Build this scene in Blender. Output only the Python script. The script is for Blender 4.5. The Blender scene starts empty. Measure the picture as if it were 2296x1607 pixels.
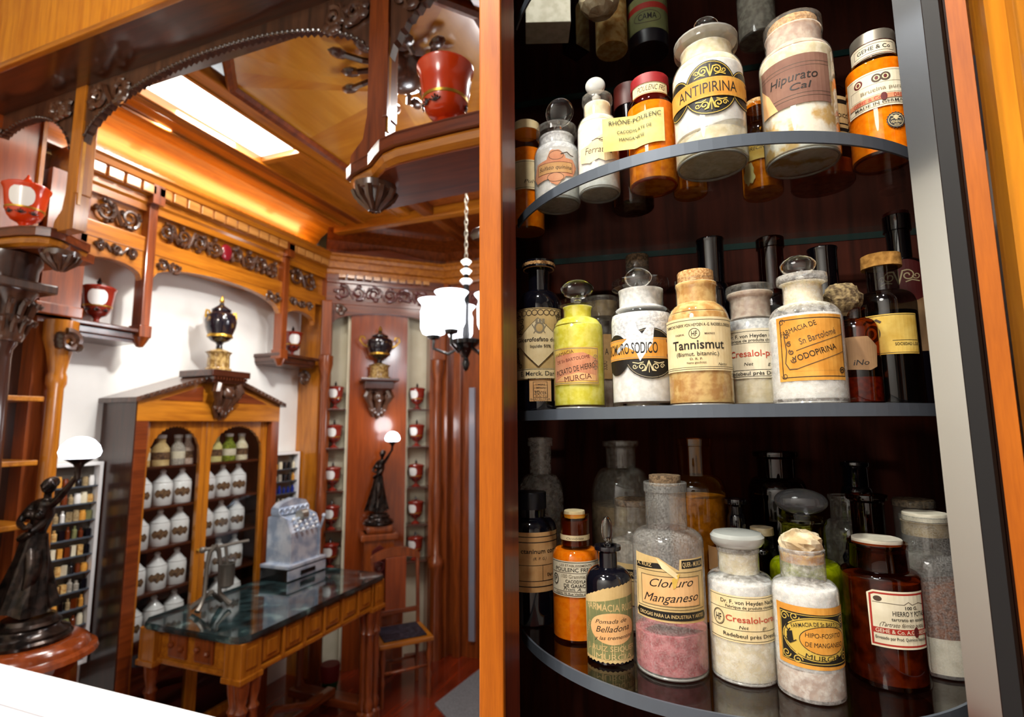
import bpy, bmesh, math, random
from math import sin, cos, pi, radians, atan2, sqrt, asin, acos
from mathutils import Vector, Matrix
SC = bpy.context.scene
COL = SC.collection
random.seed(7)
# ------------------------------------------------------------------ camera
W, H, F = 2296, 1607, 1190.0
YAW, PIT, ROLL = radians(20.6), radians(7.2), radians(.45)
CAM = Vector((0, 0, 1.66))
_r0 = Vector((cos(YAW), sin(YAW), 0)); _h0 = Vector((-sin(YAW), cos(YAW), 0)); _z0 = Vector((0, 0, 1))
FW = cos(PIT)*_h0 + sin(PIT)*_z0; _u0 = -sin(PIT)*_h0 + cos(PIT)*_z0
RT = cos(ROLL)*_r0 - sin(ROLL)*_u0; UP = sin(ROLL)*_r0 + cos(ROLL)*_u0
cd = bpy.data.cameras.new('camera'); cam = bpy.data.objects.new('camera', cd); COL.objects.link(cam)
cd.sensor_width = 36; cd.lens = F/W*36; cd.clip_start = .02
cam.matrix_world = Matrix(((RT.x, UP.x, -FW.x, CAM.x), (RT.y, UP.y, -FW.y, CAM.y), (RT.z, UP.z, -FW.z, CAM.z), (0, 0, 0, 1)))
cd.dof.use_dof = True; cd.dof.focus_distance = .52; cd.dof.aperture_fstop = 7.2
SC.camera = cam
SC.view_settings.view_transform = 'Standard'; SC.view_settings.look = 'None'
SC.view_settings.gamma = 1; SC.view_settings.use_curve_mapping = False
SC.view_settings.exposure = 0.0
SC.cycles.transparent_max_bounces = 24; SC.cycles.max_bounces = 10
SC.cycles.sample_clamp_indirect = 4.0; SC.cycles.caustics_reflective = False; SC.cycles.caustics_refractive = False
# ------------------------------------------------------------------ world and lights
wd = bpy.data.worlds.new('world'); SC.world = wd; wd.use_nodes = True
wd.node_tree.nodes['Background'].inputs[0].default_value = (.55, .58, .65, 1)
wd.node_tree.nodes['Background'].inputs[1].default_value = .14
def lamp(name, typ, loc, to, power, col=(1, 1, 1), **kw):
    l = bpy.data.lights.new(name, typ); l.energy = power; l.color = col
    for k, v in kw.items(): setattr(l, k, v)
    o = bpy.data.objects.new(name, l); COL.objects.link(o); o.location = loc
    o.rotation_euler = (Vector(to)-Vector(loc)).to_track_quat('-Z', 'Y').to_euler()
    return o
lamp('gallery_spot', 'SPOT', (-.55, -.08, 3.02), (.02, .54, 1.66), 104, (1, .93, .82), spot_size=radians(62), spot_blend=.6, shadow_soft_size=.035)
lamp('gallery_spot', 'SPOT', (-.06, -.16, 3.0), (.0, .54, 1.66), 80, (1, .95, .88), spot_size=radians(62), spot_blend=.6, shadow_soft_size=.035)
lamp('gallery_downlight', 'AREA', (-.7, -1.2, 2.9), (-.9, .8, 1.6), 16, (1, .95, .9), shape='DISK', size=.6)
lamp('added_beam_fill', 'SPOT', (-1.0, -.5, 2.9), (-2.0, 1.0, 3.08), 75, (1, .9, .75), spot_size=radians(50), spot_blend=.8, shadow_soft_size=.1)  # unseen spot added to brighten the orange beam board
lamp('added_reflection_fill', 'AREA', (-.8, -.9, 3.1), (-1.6, -2.1, 1.2), 75, (1, .96, .9), shape='RECTANGLE', size=.8, size_y=.3)  # unseen lamp added so the polished post reflects a bright wall
lamp('added_ledge_fill', 'SPOT', (-.9, .25, 2.8), (-.95, .55, 1.2), 45, (1, .98, .95), spot_size=radians(50), spot_blend=.8, shadow_soft_size=.08)  # unseen spot added above the ledge to burn it white
lamp('ceiling_glow', 'AREA', (-.75, 2.1, 3.12), (-.9, 2.1, 0), 60, (1, .97, .92), shape='RECTANGLE', size=.35, size_y=1.3)
lamp('ceiling_glow', 'AREA', (-2.07, 1.85, 3.11), (-2.0, 1.9, 0), 38, (1, .97, .92), shape='RECTANGLE', size=.26, size_y=.8)
lamp('left_wall_cove', 'AREA', (-2.60, 2.2, 2.93), (-2.68, 2.2, 3.03), 4.2, (1, .60, .2), shape='RECTANGLE', size=1.5, size_y=.04)
lamp('unseen_wall_spot', 'SPOT', (-1.35, 1.75, 2.8), (-2.75, 2.15, 1.6), 78, (1, .98, .96), spot_size=radians(70), spot_blend=.7, shadow_soft_size=.05)  # unseen spot brightening the left wall and jar cabinet, no fixture modelled
# ------------------------------------------------------------------ pixel -> point on a real plane
def ray(x, y): return FW + RT*((x-W/2)/F) + UP*((H/2-y)/F)
def on(x, y, ax, v):
    d = ray(x, y); i = 'xyz'.index(ax); return CAM + d*((v-CAM[i])/d[i])
def dep(p): return (Vector(p)-CAM).dot(FW)
# ------------------------------------------------------------------ materials
def C(h, a=1):
    h = h.lstrip('#'); v = [int(h[i:i+2], 16)/255 for i in (0, 2, 4)]
    return tuple(((x/12.92) if x <= .04045 else ((x+.055)/1.055)**2.4) for x in v)+(a,)
class NT:
    def __init__(s, name):
        s.m = bpy.data.materials.new(name); s.m.use_nodes = True; s.t = s.m.node_tree; s.n = s.t.nodes
        s.b = s.n['Principled BSDF']; s.out = s.n['Material Output']
    def add(s, typ, **kw):
        n = s.n.new(typ)
        for k, v in kw.items():
            if k.startswith('i_'): n.inputs[int(k[2:])].default_value = v
            else: setattr(n, k, v)
        return n
    def ln(s, a, b): s.t.links.new(a, b)
    def coord(s, scale=(1, 1, 1)):
        tc = s.add('ShaderNodeTexCoord'); mp = s.add('ShaderNodeMapping'); mp.inputs['Scale'].default_value = scale
        s.ln(tc.outputs['Object'], mp.inputs[0]); return mp.outputs[0]
    def ramp(s, fac, stops):
        r = s.add('ShaderNodeValToRGB'); e = r.color_ramp.elements
        while len(e) < len(stops): e.new(.5)
        for el, (p, c) in zip(e, stops): el.position = p; el.color = c
        s.ln(fac, r.inputs[0]); return r.outputs[0]
    def bump(s, h, st, dist=.002):
        b = s.add('ShaderNodeBump'); b.inputs['Strength'].default_value = st; b.inputs['Distance'].default_value = dist
        s.ln(h, b.inputs['Height']); s.ln(b.outputs[0], s.b.inputs['Normal'])
def paint(name, col, rough=.5, metal=0, coat=0, trans=0, ior=1.45, spec=.5):
    t = NT(name); b = t.b; b.inputs['Base Color'].default_value = C(col) if isinstance(col, str) else col
    b.inputs['Roughness'].default_value = rough; b.inputs['Metallic'].default_value = metal
    b.inputs['Coat Weight'].default_value = coat; b.inputs['Coat Roughness'].default_value = .06
    b.inputs['Transmission Weight'].default_value = trans; b.inputs['IOR'].default_value = ior
    b.inputs['Specular IOR Level'].default_value = spec
    return t.m
def wood(name, c1, c2, axis='z', sc=1., rough=.35, coat=.6, fine=1.):
    t = NT(name); s = {'x': (3, 40, 40), 'y': (40, 3, 40), 'z': (40, 40, 3)}[axis]
    co = t.coord(tuple(k*sc for k in s))
    n1 = t.add('ShaderNodeTexNoise'); n1.inputs['Scale'].default_value = 1.0; n1.inputs['Detail'].default_value = 6; n1.inputs['Distortion'].default_value = .6
    t.ln(co, n1.inputs[0])
    co2 = t.coord(tuple(k*sc*5*fine for k in s)); n2 = t.add('ShaderNodeTexNoise'); n2.inputs['Scale'].default_value = 1.; n2.inputs['Detail'].default_value = 3
    t.ln(co2, n2.inputs[0])
    mx = t.add('ShaderNodeMath', operation='ADD'); ml = t.add('ShaderNodeMath', operation='MULTIPLY'); ml.inputs[1].default_value = .35
    t.ln(n2.outputs[0], ml.inputs[0]); t.ln(n1.outputs[0], mx.inputs[0]); t.ln(ml.outputs[0], mx.inputs[1])
    t.ln(t.ramp(mx.outputs[0], [(.42, C(c1)), (.9, C(c2))]), t.b.inputs['Base Color'])
    t.b.inputs['Roughness'].default_value = rough; t.b.inputs['Coat Weight'].default_value = coat; t.b.inputs['Coat Roughness'].default_value = .12
    t.bump(n2.outputs[0], .12, .0006)
    return t.m
def mottle(name, c1, c2, scale=120, rough=.8, lo=.4, hi=.6, bump=0, coat=0, c3=None, spec=.3):
    t = NT(name); n = t.add('ShaderNodeTexNoise'); n.inputs['Scale'].default_value = scale; n.inputs['Detail'].default_value = 5
    t.ln(t.coord(), n.inputs[0])
    st = [(lo, C(c1)), (hi, C(c2))]+([(min(.99, hi+.12), C(c3))] if c3 else [])
    t.ln(t.ramp(n.outputs[0], st), t.b.inputs['Base Color']); t.b.inputs['Roughness'].default_value = rough
    t.b.inputs['Coat Weight'].default_value = coat; t.b.inputs['Coat Roughness'].default_value = .05; t.b.inputs['Specular IOR Level'].default_value = spec
    if bump: t.bump(n.outputs[0], bump, .002)
    return t.m
def thin(name, tint, refl=.9, rough=.04, dust=0, dustcol='#e6e2d6', f0=.05, sc=420):
    """one wall of blown glass: tinted see-through with a grazing sheen and, if asked, a film of powder"""
    t = NT(name); tr = t.add('ShaderNodeBsdfTransparent'); tr.inputs[0].default_value = tint
    gl = t.add('ShaderNodeBsdfGlossy'); gl.inputs['Roughness'].default_value = rough; gl.inputs[0].default_value = (refl, refl, refl, 1)
    lw = t.add('ShaderNodeLayerWeight'); lw.inputs[0].default_value = .5
    pwr = t.add('ShaderNodeMath', operation='POWER'); pwr.inputs[1].default_value = 4.5; t.ln(lw.outputs[1], pwr.inputs[0])
    ma = t.add('ShaderNodeMath', operation='MULTIPLY_ADD'); ma.inputs[1].default_value = .85; ma.inputs[2].default_value = f0; t.ln(pwr.outputs[0], ma.inputs[0])
    top = tr.outputs[0]
    if dust:
        df = t.add('ShaderNodeBsdfDiffuse'); df.inputs[0].default_value = C(dustcol)
        n = t.add('ShaderNodeTexNoise'); n.inputs['Scale'].default_value = sc; n.inputs['Detail'].default_value = 7; n.inputs['Roughness'].default_value = .65; t.ln(t.coord(), n.inputs[0])
        r = t.ramp(n.outputs[0], [(.38, (dust*.35,)*3+(1,)), (.66, (min(1, dust*1.6),)*3+(1,))])
        m2 = t.add('ShaderNodeMixShader'); t.ln(r, m2.inputs[0]); t.ln(top, m2.inputs[1]); t.ln(df.outputs[0], m2.inputs[2]); top = m2.outputs[0]
    mx = t.add('ShaderNodeMixShader'); t.ln(ma.outputs[0], mx.inputs[0]); t.ln(top, mx.inputs[1]); t.ln(gl.outputs[0], mx.inputs[2])
    t.ln(mx.outputs[0], t.out.inputs[0]); return t.m
def sss(k, w=.6, r=.012):
    b = M[k].node_tree.nodes['Principled BSDF']; b.inputs['Subsurface Weight'].default_value = w; b.inputs['Subsurface Radius'].default_value = (1, .85, .7); b.inputs['Subsurface Scale'].default_value = r
def emis(name, col, st):
    t = NT(name); e = t.add('ShaderNodeEmission'); e.inputs[0].default_value = C(col); e.inputs[1].default_value = st
    t.ln(e.outputs[0], t.out.inputs[0]); return t.m
M = {}
def W_(k, *a, **kw): M[k] = wood('wood_'+k, *a, **kw)
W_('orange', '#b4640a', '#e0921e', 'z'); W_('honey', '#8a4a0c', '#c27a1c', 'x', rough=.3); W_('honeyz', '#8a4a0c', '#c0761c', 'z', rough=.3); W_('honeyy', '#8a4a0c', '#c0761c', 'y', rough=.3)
W_('red', '#5a2409', '#93481a', 'z', rough=.3); W_('redx', '#4c1c08', '#7f3a14', 'x', rough=.3); W_('redy', '#4c1c08', '#84400f', 'y', rough=.3)
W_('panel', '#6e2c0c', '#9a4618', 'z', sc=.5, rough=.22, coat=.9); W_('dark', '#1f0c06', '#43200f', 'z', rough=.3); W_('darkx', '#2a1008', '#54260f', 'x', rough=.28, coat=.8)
W_('back', '#220d07', '#441b10', 'z', sc=1.2, rough=.85, coat=0); W_('carved', '#2c1810', '#5c3a26', 'z', rough=.3, coat=.8); W_('stile', '#8a4203', '#b35f0a', 'z', sc=1.6, rough=.5, coat=.03, fine=2)
W_('jamb', '#4a190c', '#74301c', 'z', sc=1.6, rough=.4, coat=.3, fine=2); W_('veneer', '#b07016', '#d89a34', 'y', sc=.25, rough=.25, coat=.8); W_('veneer2', '#a66214', '#c98526', 'x', sc=.25, rough=.25, coat=.8)
W_('floor', '#4a1206', '#8f2f10', 'y', sc=.35, rough=.22, coat=.7)
M['back'].node_tree.nodes['Principled BSDF'].inputs['Specular IOR Level'].default_value = .12
M['stile'].node_tree.nodes['Principled BSDF'].inputs['Specular IOR Level'].default_value = .2
M['plaster'] = mottle('plaster', '#ecebe6', '#f0efea', 6, .85); M['cream'] = mottle('cream_plaster', '#cfc8ae', '#d8d2ba', 6, .8)
M['white'] = paint('white_laminate', '#f4f4f4', .4); M['groove'] = paint('grey_groove', '#b9b4b8', .6)
M['black'] = paint('black_enamel', '#070708', .25, coat=.5); M['band'] = paint('grey_metal_band', '#5a626c', .42, .35); M['mirror'] = paint('polished_steel', '#c9c9c6', .1, 1.0)
M['gasket'] = paint('dark_gasket', '#0c0b0e', .6); M['glow'] = emis('lit_ceiling_panel', '#fff6e6', 5); M['lampglow'] = emis('lit_lamp_glass', '#f4f6ff', 5.0)
M['shelfglass'] = thin('shelf_glass', (.86, .89, .89, 1), .9, .03, f0=.06); M['pane'] = thin('pane_glass', (.93, .94, .94, 1), .9, .01, f0=.05)
M['edgeglass'] = paint('green_glass_edge', '#1a3432', .15)
# ------------------------------------------------------------------ mesh helpers
class MB:
    def __init__(s): s.bm = bmesh.new(); s.mi = 0
    def _f(s, vs, smooth=False):
        try: f = s.bm.faces.new(vs)
        except ValueError: return None
        f.material_index = s.mi; f.smooth = smooth; return f
    def box(s, x0, x1, y0, y1, z0, z1, T=None, bev=0):
        P = [(x, y, z) for z in (z0, z1) for y in (y0, y1) for x in (x0, x1)]
        v = [s.bm.verts.new((T @ Vector(p)) if T else p) for p in P]
        fs = [s._f([v[i] for i in q]) for q in ((0, 2, 3, 1), (4, 5, 7, 6), (0, 1, 5, 4), (2, 6, 7, 3), (0, 4, 6, 2), (1, 3, 7, 5))]
        if bev:
            es = list({e for f in fs for e in f.edges}); bmesh.ops.bevel(s.bm, geom=es, offset=bev, segments=2, affect='EDGES', profile=.6)
        return s
    def prism(s, pts, d0, d1, plane='xz', smooth=False):
        """pts = outline in the plane, d0..d1 = extent along the third axis"""
        k = {'xz': lambda a, b, d: (a, d, b), 'xy': lambda a, b, d: (a, b, d), 'yz': lambda a, b, d: (d, a, b)}[plane]
        A = [s.bm.verts.new(k(a, b, d0)) for a, b in pts]; B = [s.bm.verts.new(k(a, b, d1)) for a, b in pts]
        n = len(pts)
        s._f(A[::-1]); s._f(B)
        for i in range(n): s._f([A[i], A[(i+1) % n], B[(i+1) % n], B[i]], smooth)
        return s
    def strip(s, top, bot, d0, d1, plane='xz'):
        """region between two polylines of equal length, extruded"""
        k = {'xz': lambda a, b, d: (a, d, b), 'xy': lambda a, b, d: (a, b, d), 'yz': lambda a, b, d: (d, a, b)}[plane]
        n = len(top); g = [[s.bm.verts.new(k(a, b, d)) for a, b in L] for d in (d0, d1) for L in (top, bot)]
        for i in range(n-1):
            s._f([g[0][i], g[0][i+1], g[1][i+1], g[1][i]]); s._f([g[2][i], g[3][i], g[3][i+1], g[2][i+1]])
            s._f([g[0][i], g[2][i], g[2][i+1], g[0][i+1]]); s._f([g[1][i], g[1][i+1], g[3][i+1], g[3][i]])
        for i in (0, n-1): s._f([g[0][i], g[1][i], g[3][i], g[2][i]])
        return s
    def lathe(s, prof, c=(0, 0, 0), seg=32, T=None, smooth=True, capb=True, capt=True):
        rings = []
        for r, h in prof:
            if r < 1e-6: p = Vector((c[0], c[1], c[2]+h)); rings.append([s.bm.verts.new(T @ p if T else p)])
            else:
                L = []
                for i in range(seg):
                    a = 2*pi*i/seg; p = Vector((c[0]+r*cos(a), c[1]+r*sin(a), c[2]+h)); L.append(s.bm.verts.new(T @ p if T else p))
                rings.append(L)
        for a, b in zip(rings, rings[1:]):
            if len(a) == 1 and len(b) == 1: continue
            for i in range(seg):
                j = (i+1) % seg
                if len(a) == 1: s._f([a[0], b[j], b[i]], smooth)
                elif len(b) == 1: s._f([a[i], a[j], b[0]], smooth)
                else: s._f([a[i], a[j], b[j], b[i]], smooth)
        if capb and len(rings[0]) > 1: s._f(rings[0][::-1])
        if capt and len(rings[-1]) > 1: s._f(rings[-1])
        return s
    def tube(s, pts, r, seg=8, closed=False, sq=(1, 1), capped=True):
        pts = [Vector(p) for p in pts]; n = len(pts); rs = r if isinstance(r, (list, tuple)) else [r]*n
        rings = []; ref = None
        for i, p in enumerate(pts):
            t = (pts[(i+1) % n]-pts[i-1]) if closed else (pts[min(i+1, n-1)]-pts[max(i-1, 0)])
            t.normalize()
            if ref is None: ref = t.orthogonal().normalized()
            ref = (ref-t*ref.dot(t)); ref = ref.normalized() if ref.length > 1e-5 else t.orthogonal().normalized()
            b = t.cross(ref)
            rings.append([s.bm.verts.new(p+(ref*cos(2*pi*k/seg)*sq[0]+b*sin(2*pi*k/seg)*sq[1])*rs[i]) for k in range(seg)])
        for i in range(n if closed else n-1):
            a, b2 = rings[i], rings[(i+1) % n]
            for k in range(seg): s._f([a[k], a[(k+1) % seg], b2[(k+1) % seg], b2[k]], True)
        if not closed and capped: s._f(rings[0][::-1]); s._f(rings[-1])
        return s
    def ball(s, c, r, sc=(1, 1, 1), seg=12, T=None):
        c = Vector(c); m = max(4, seg//2)
        g = []
        for i in range(m+1):
            th = pi*i/m; L = []
            for k in range(1 if i in (0, m) else seg):
                a = 2*pi*k/seg; p = Vector((r*sc[0]*sin(th)*cos(a), r*sc[1]*sin(th)*sin(a), r*sc[2]*cos(th)))
                L.append(s.bm.verts.new((T @ p if T else p)+c))
            g.append(L)
        for a, b in zip(g, g[1:]):
            for k in range(seg):
                j = (k+1) % seg
                if len(a) == 1: s._f([a[0], b[k], b[j]], True)
                elif len(b) == 1: s._f([a[k], b[0], a[j]], True)
                else: s._f([a[k], b[k], b[j], a[j]], True)
        return s
    def sweep(s, path, prof, up=Vector((0, 0, 1)), smooth=False):
        """moulding: profile (out, up) carried along a horizontal path; out is to the right of travel"""
        P = [Vector(p) for p in path]; rings = []
        for i, p in enumerate(P):
            d1 = (P[i]-P[i-1]).normalized() if i else (P[1]-P[0]).normalized(); d2 = (P[i+1]-P[i]).normalized() if i < len(P)-1 else d1
            n1 = d1.cross(up); n2 = d2.cross(up); n = (n1+n2).normalized(); k = 1/max(.35, n.dot(n1))
            rings.append([s.bm.verts.new(p+n*(o*k)+up*h) for o, h in prof])
        m = len(prof)
        for a, b in zip(rings, rings[1:]):
            for k in range(m): s._f([a[k], a[(k+1) % m], b[(k+1) % m], b[k]], smooth)
        s._f(rings[0]); s._f(rings[-1][::-1]); return s
    def build(s, name, mats, parent=None, loc=None):
        if not isinstance(mats, (list, tuple)): mats = [mats]
        bmesh.ops.recalc_face_normals(s.bm, faces=s.bm.faces)
        for e in s.bm.edges:
            if len(e.link_faces) == 2 and e.calc_face_angle(0) > radians(38): e.smooth = False
        me = bpy.data.meshes.new(name); s.bm.to_mesh(me); s.bm.free()
        for m in mats: me.materials.append(M[m] if isinstance(m, str) else m)
        o = bpy.data.objects.new(name, me); COL.objects.link(o)
        if parent is not None: o.parent = parent
        if loc is not None: o.location = loc
        return o
def tag(o, label, cat, group=None):
    o['label'] = label; o['category'] = cat
    if group: o['group'] = group
    return o
def struct(o): o['kind'] = 'structure'; return o
def thing(name, label, cat, loc=(0, 0, 0), rz=0, group=None):
    o = bpy.data.objects.new(name, None); COL.objects.link(o); o.location = loc; o.rotation_euler = (0, 0, rz); o.empty_display_size = .02
    return tag(o, label, cat, group)
def base(name, loc=(0, 0, 0), rz=0):
    o = bpy.data.objects.new(name, None); COL.objects.link(o); o.location = loc; o.rotation_euler = (0, 0, rz); return struct(o)
def dup(root, loc, rz=None, label=None, group=None, scale=None):
    r = root.copy(); COL.objects.link(r); r.location = loc
    if rz is not None: r.rotation_euler = (0, 0, rz)
    if scale: r.scale = (scale,)*3
    if label: r['label'] = label
    if group: r['group'] = group
    for ch in list(root.children):
        c = ch.copy(); COL.objects.link(c); c.parent = r
        for g in list(ch.children):
            d = g.copy(); COL.objects.link(d); d.parent = c
    return r
def arc(cx, cz, rx, rz, a0, a1, n): return [(cx+rx*cos(a0+(a1-a0)*i/n), cz+rz*sin(a0+(a1-a0)*i/n)) for i in range(n+1)]
# ------------------------------------------------------------------ room shell
mb = MB(); mb.box(-3.6, 2.2, -2.2, 4.6, -.05, 0); struct(mb.build('floor', 'floor'))
mb = MB(); mb.box(-2.9, -2.8, .9, 3.6, 0, 3.3); struct(mb.build('wall_left', 'plaster'))
mb = MB(); mb.box(-2.9, -2.8, -2.2, .9, 0, 3.3); struct(mb.build('wall_left_near', 'cream'))
mb = MB(); mb.box(-3.6, 2.2, 4.0, 4.1, 0, 3.3); struct(mb.build('wall_far', 'red'))
mb = MB(); mb.box(1.6, 1.7, -2.2, 4.6, 0, 3.3); struct(mb.build('wall_right', 'plaster'))
mb = MB(); mb.box(-3.6, 2.2, -2.2, -2.1, 0, 3.3); struct(mb.build('wall_back', 'plaster'))
# ------------------------------------------------------------------ display cabinet with the curved glass shelves
ZT, ZM, ZB, ZU, ZL = 1.915, 1.676, 1.43, 2.185, 1.19
cab = thing('display_cabinet', 'tall wooden display cabinet with curved glass shelves crowded with old pharmacy bottles', 'cabinet', (0, .65, 0))
CY = .65
def cpart(mb, name, mats, parent=None):
    o = mb.build(name, mats); o.parent = parent or cab
    if parent is None: o.location = (0, -CY, 0)
    return o
m = MB(); m.box(-.212, -.188, .472, .478, 0, 2.6, bev=.0015); cpart(m, 'stile_edging', 'stile')
m = MB(); m.box(-.212, -.1885, .478, .516, 0, 2.6); cpart(m, 'stile', 'jamb')
m = MB(); m.prism([(-.212, .516), (-.2, .516), (-.236, .546), (-.292, .672), (-.292, .83), (-.301, .83), (-.301, .68), (-.243, .549)], 0, 2.6, 'xy'); cpart(m, 'side_panel', 'dark')
m = MB(); m.prism([(.205, .525), (.215, .52), (.25, .60), (.33, .80), (.33, .86), (.318, .86), (.318, .80), (.24, .60)], 0, 2.6, 'xy'); cpart(m, 'side_panel', 'dark')
m = MB(); m.prism([(-.314, .80), (.33, .872), (.33, .89), (-.314, .845)], 0, 2.6, 'xy'); cpart(m, 'back_panel', 'back')
m = MB(); m.prism([(-.212, .49), (.19, .52), (.31, .8), (.31, .87), (-.308, .83), (-.3, .7)], 2.58, 2.62, 'xy'); cpart(m, 'top_panel', 'dark')
m = MB(); m.prism([(-.19, .485), (.2, .512), (.2, .53), (-.19, .505)], 2.36, 2.60, 'xy'); cpart(m, 'shade_board', 'jamb')  # unseen board added to keep the spots off the back panel
SX, SY, SR = -.005, .735, .25
def shelf_arc(n=40, r=SR, a0=-2.62, a1=-.60): return [(SX+r*cos(a0+(a1-a0)*i/n), SY+r*sin(a0+(a1-a0)*i/n)) for i in range(n+1)]
for z in (ZU, ZT, ZM, ZB, ZL):
    m = MB(); m.prism(shelf_arc(r=SR-.0012)+[(.27, .80), (.27, .825), (-.285, .765), (-.285, .70)], z-.0085, z, 'xy')
    sh = cpart(m, 'glass_shelf', 'shelfglass')
    a, b = shelf_arc(r=SR+.0012, a0=-2.57, a1=-.63), shelf_arc(r=SR-.001, a0=-2.57, a1=-.63)
    m = MB(); m.strip(a, b, z-.0105, z+.0005, 'xy'); m.build('edge_band', 'band', sh)
    m = MB(); m.prism([(.27, .822), (.27, .825), (-.285, .765), (-.285, .762)], z-.0086, z+.0002, 'xy'); m.build('rear_glass_edge', 'edgeglass', sh)
# door post on the right: polished strip, gasket, wooden stile, then the orange panel behind a pane
P1 = Vector((.1615, .502)); dv = Vector((.85, -.527)).normalized()
def quadstrip(mb, p, d, w, t):
    n = Vector((-d.y, d.x)); a, b = p, p+d*w
    mb.prism([(a.x, a.y), (b.x, b.y), (b.x-n.x*t, b.y-n.y*t), (a.x-n.x*t, a.y-n.y*t)], 0, 2.6, 'xy'); return b
m = MB(); q = quadstrip(m, P1, dv, .019, -.004); cpart(m, 'polished_post', 'mirror')
m = MB(); q = quadstrip(m, q+dv*.0005, Vector((.75, -.66)).normalized(), .011, -.006); cpart(m, 'gasket', 'gasket')
m = MB(); q2 = quadstrip(m, q+Vector((.004, -.001)), Vector((.90, -.43)).normalized(), .012, -.006); cpart(m, 'door_stile', 'stile')
m = MB(); m.box(.219, .70, .502, .516, 0, 2.6); m.box(.219, .232, .494, .502, 0, 2.6); orp = m.build('wood_panel', 'orange')
tag(orp, 'orange varnished wooden panel at the right edge beyond the glass door', 'panel')
m = MB(); m.prism([(.222, .462), (.64, .33), (.641, .334), (.223, .466)], .4, 2.5, 'xy'); M['doorpane'] = thin('door_glass', (.95, .96, .96, 1), .8, .02, f0=.02); gd = m.build('glass_door', 'doorpane'); tag(gd, 'clear glass door swung open at the right of the bottle cabinet', 'door')
# ------------------------------------------------------------------ bottle kit (sizes in photo pixels scaled at the bottle's depth)
M['clear'] = thin('clear_glass', (.96, .965, .96, 1), .9, .03); M['dusty'] = thin('dusty_glass', (.95, .95, .94, 1), .9, .04, dust=.10, sc=200); M['frost'] = thin('powdered_glass', (.95, .95, .94, 1), .9, .05, dust=.30, dustcol='#f2f1ec', sc=160); M['speck'] = thin('speckled_glass', (.9, .91, .9, 1), .9, .05, dust=.2, dustcol='#d4d2cc', sc=700); M['smoke'] = thin('smoky_glass', (.42, .42, .42, 1), .9, .04)
M['amber'] = thin('amber_glass', (.98, .64, .14, 1), .9, .03); M['brown'] = thin('brown_glass', (.60, .24, .07, 1), .9, .03); M['deep'] = thin('deep_amber_glass', (.30, .07, .02, 1), .9, .04)
M['yellowg'] = thin('yellow_green_glass', (.80, .82, .20, 1), .8, .05); M['navy'] = paint('near_black_glass', '#0a0a12', .05, coat=1); M['inkdark'] = paint('dark_liquid', '#060609', .3)
M['solid'] = paint('solid_glass', '#f8f9f6', .0, trans=1, ior=1.48); M['rimglass'] = paint('frosted_rim_glass', '#e6e8e2', .12, trans=.42, coat=.6); M['greyglass'] = paint('grey_solid_glass', '#9a9aa0', .08, trans=.8, ior=1.5)
def pw(k, a, b, sc=300, bump=.25, **kw): M['powder_'+k] = mottle('powder_'+k, a, b, sc, .9, bump=bump, **kw)
pw('white', '#e2e0da', '#f3f1ec', 160); pw('greyw', '#cfd0ce', '#e8e8e6', 220); pw('creamp', '#d9cba4', '#ece2c6', 130); pw('ylw', '#e2d63c', '#f1e76c', 140); pw('tan', '#b9884a', '#dcb878', 110)
pw('pinkw', '#b59b8c', '#cdb9a8', 160); pw('dirty', '#8e867a', '#b8b0a2', 140); pw('hip', '#c9a050', '#ece6d6', 45, lo=.42, hi=.52); pw('orangep', '#eaa654', '#f2bc80', 160); pw('rust', '#5a2c10', '#84461c', 260); pw('scale', '#3a2616', '#6e5034', 90)
pw('rose', '#a8424a', '#d0737a', 120); pw('lime', '#a7b428', '#c9d24a', 160); pw('limed', '#55601a', '#8b9a2a', 120); pw('beige', '#8f7a58', '#b09a72', 120); pw('mist', '#c9ccd0', '#eceeef', 300, bump=.4)
for k in ('white', 'greyw', 'creamp', 'pinkw', 'ylw', 'hip', 'tan'): sss('powder_'+k)
M['cork'] = mottle('cork', '#a87a48', '#d2a872', 420, .9, bump=.5); M['oldcork'] = mottle('old_cork', '#4a3a2a', '#7a634a', 300, .95, bump=.5); M['rock'] = mottle('crumbling_cork', '#5a4a36', '#9a865f', 260, .98, bump=1.0)
M['crumple'] = mottle('crumpled_paper', '#c9ae84', '#ead8b6', 90, .9); M['redcap'] = paint('red_wax_cap', '#8e1f22', .45); M['brcap'] = paint('brown_wax_cap', '#4a1710', .4); M['silver'] = paint('dull_silver_cap', '#a9a294', .35, .8); M['blkcap'] = paint('black_cap', '#0b0d18', .35)
M['cloth'] = mottle('tied_cloth', '#9a6c30', '#c08c46', 160, .9, bump=.5); M['paperw'] = mottle('white_paper', '#d9d0ba', '#ece4d0', 90, .9)
def lp(k, a, b, sc=60): M['paper_'+k] = mottle('paper_'+k, a, b, sc, .75, lo=.35, hi=.7)
lp('cream', '#dcc694', '#ead9ae'); lp('orange', '#c8862e', '#e0a44a'); lp('gold', '#c99f3c', '#e2c468'); lp('pink', '#c47f5c', '#d9a078'); lp('tanl', '#bf8f58', '#d6ab74'); lp('mauve', '#6e4c40', '#8a6654', 30)
lp('green', '#6c7048', '#8b8a58', 30); lp('old', '#b99a62', '#d8bd86', 30); lp('ivory', '#d9ceb0', '#e9e0c6'); lp('ylab', '#cfc276', '#ded493'); lp('peach', '#d8a268', '#e6b982', 40); lp('browny', '#8a6a4a', '#b08c62', 26)
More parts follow.
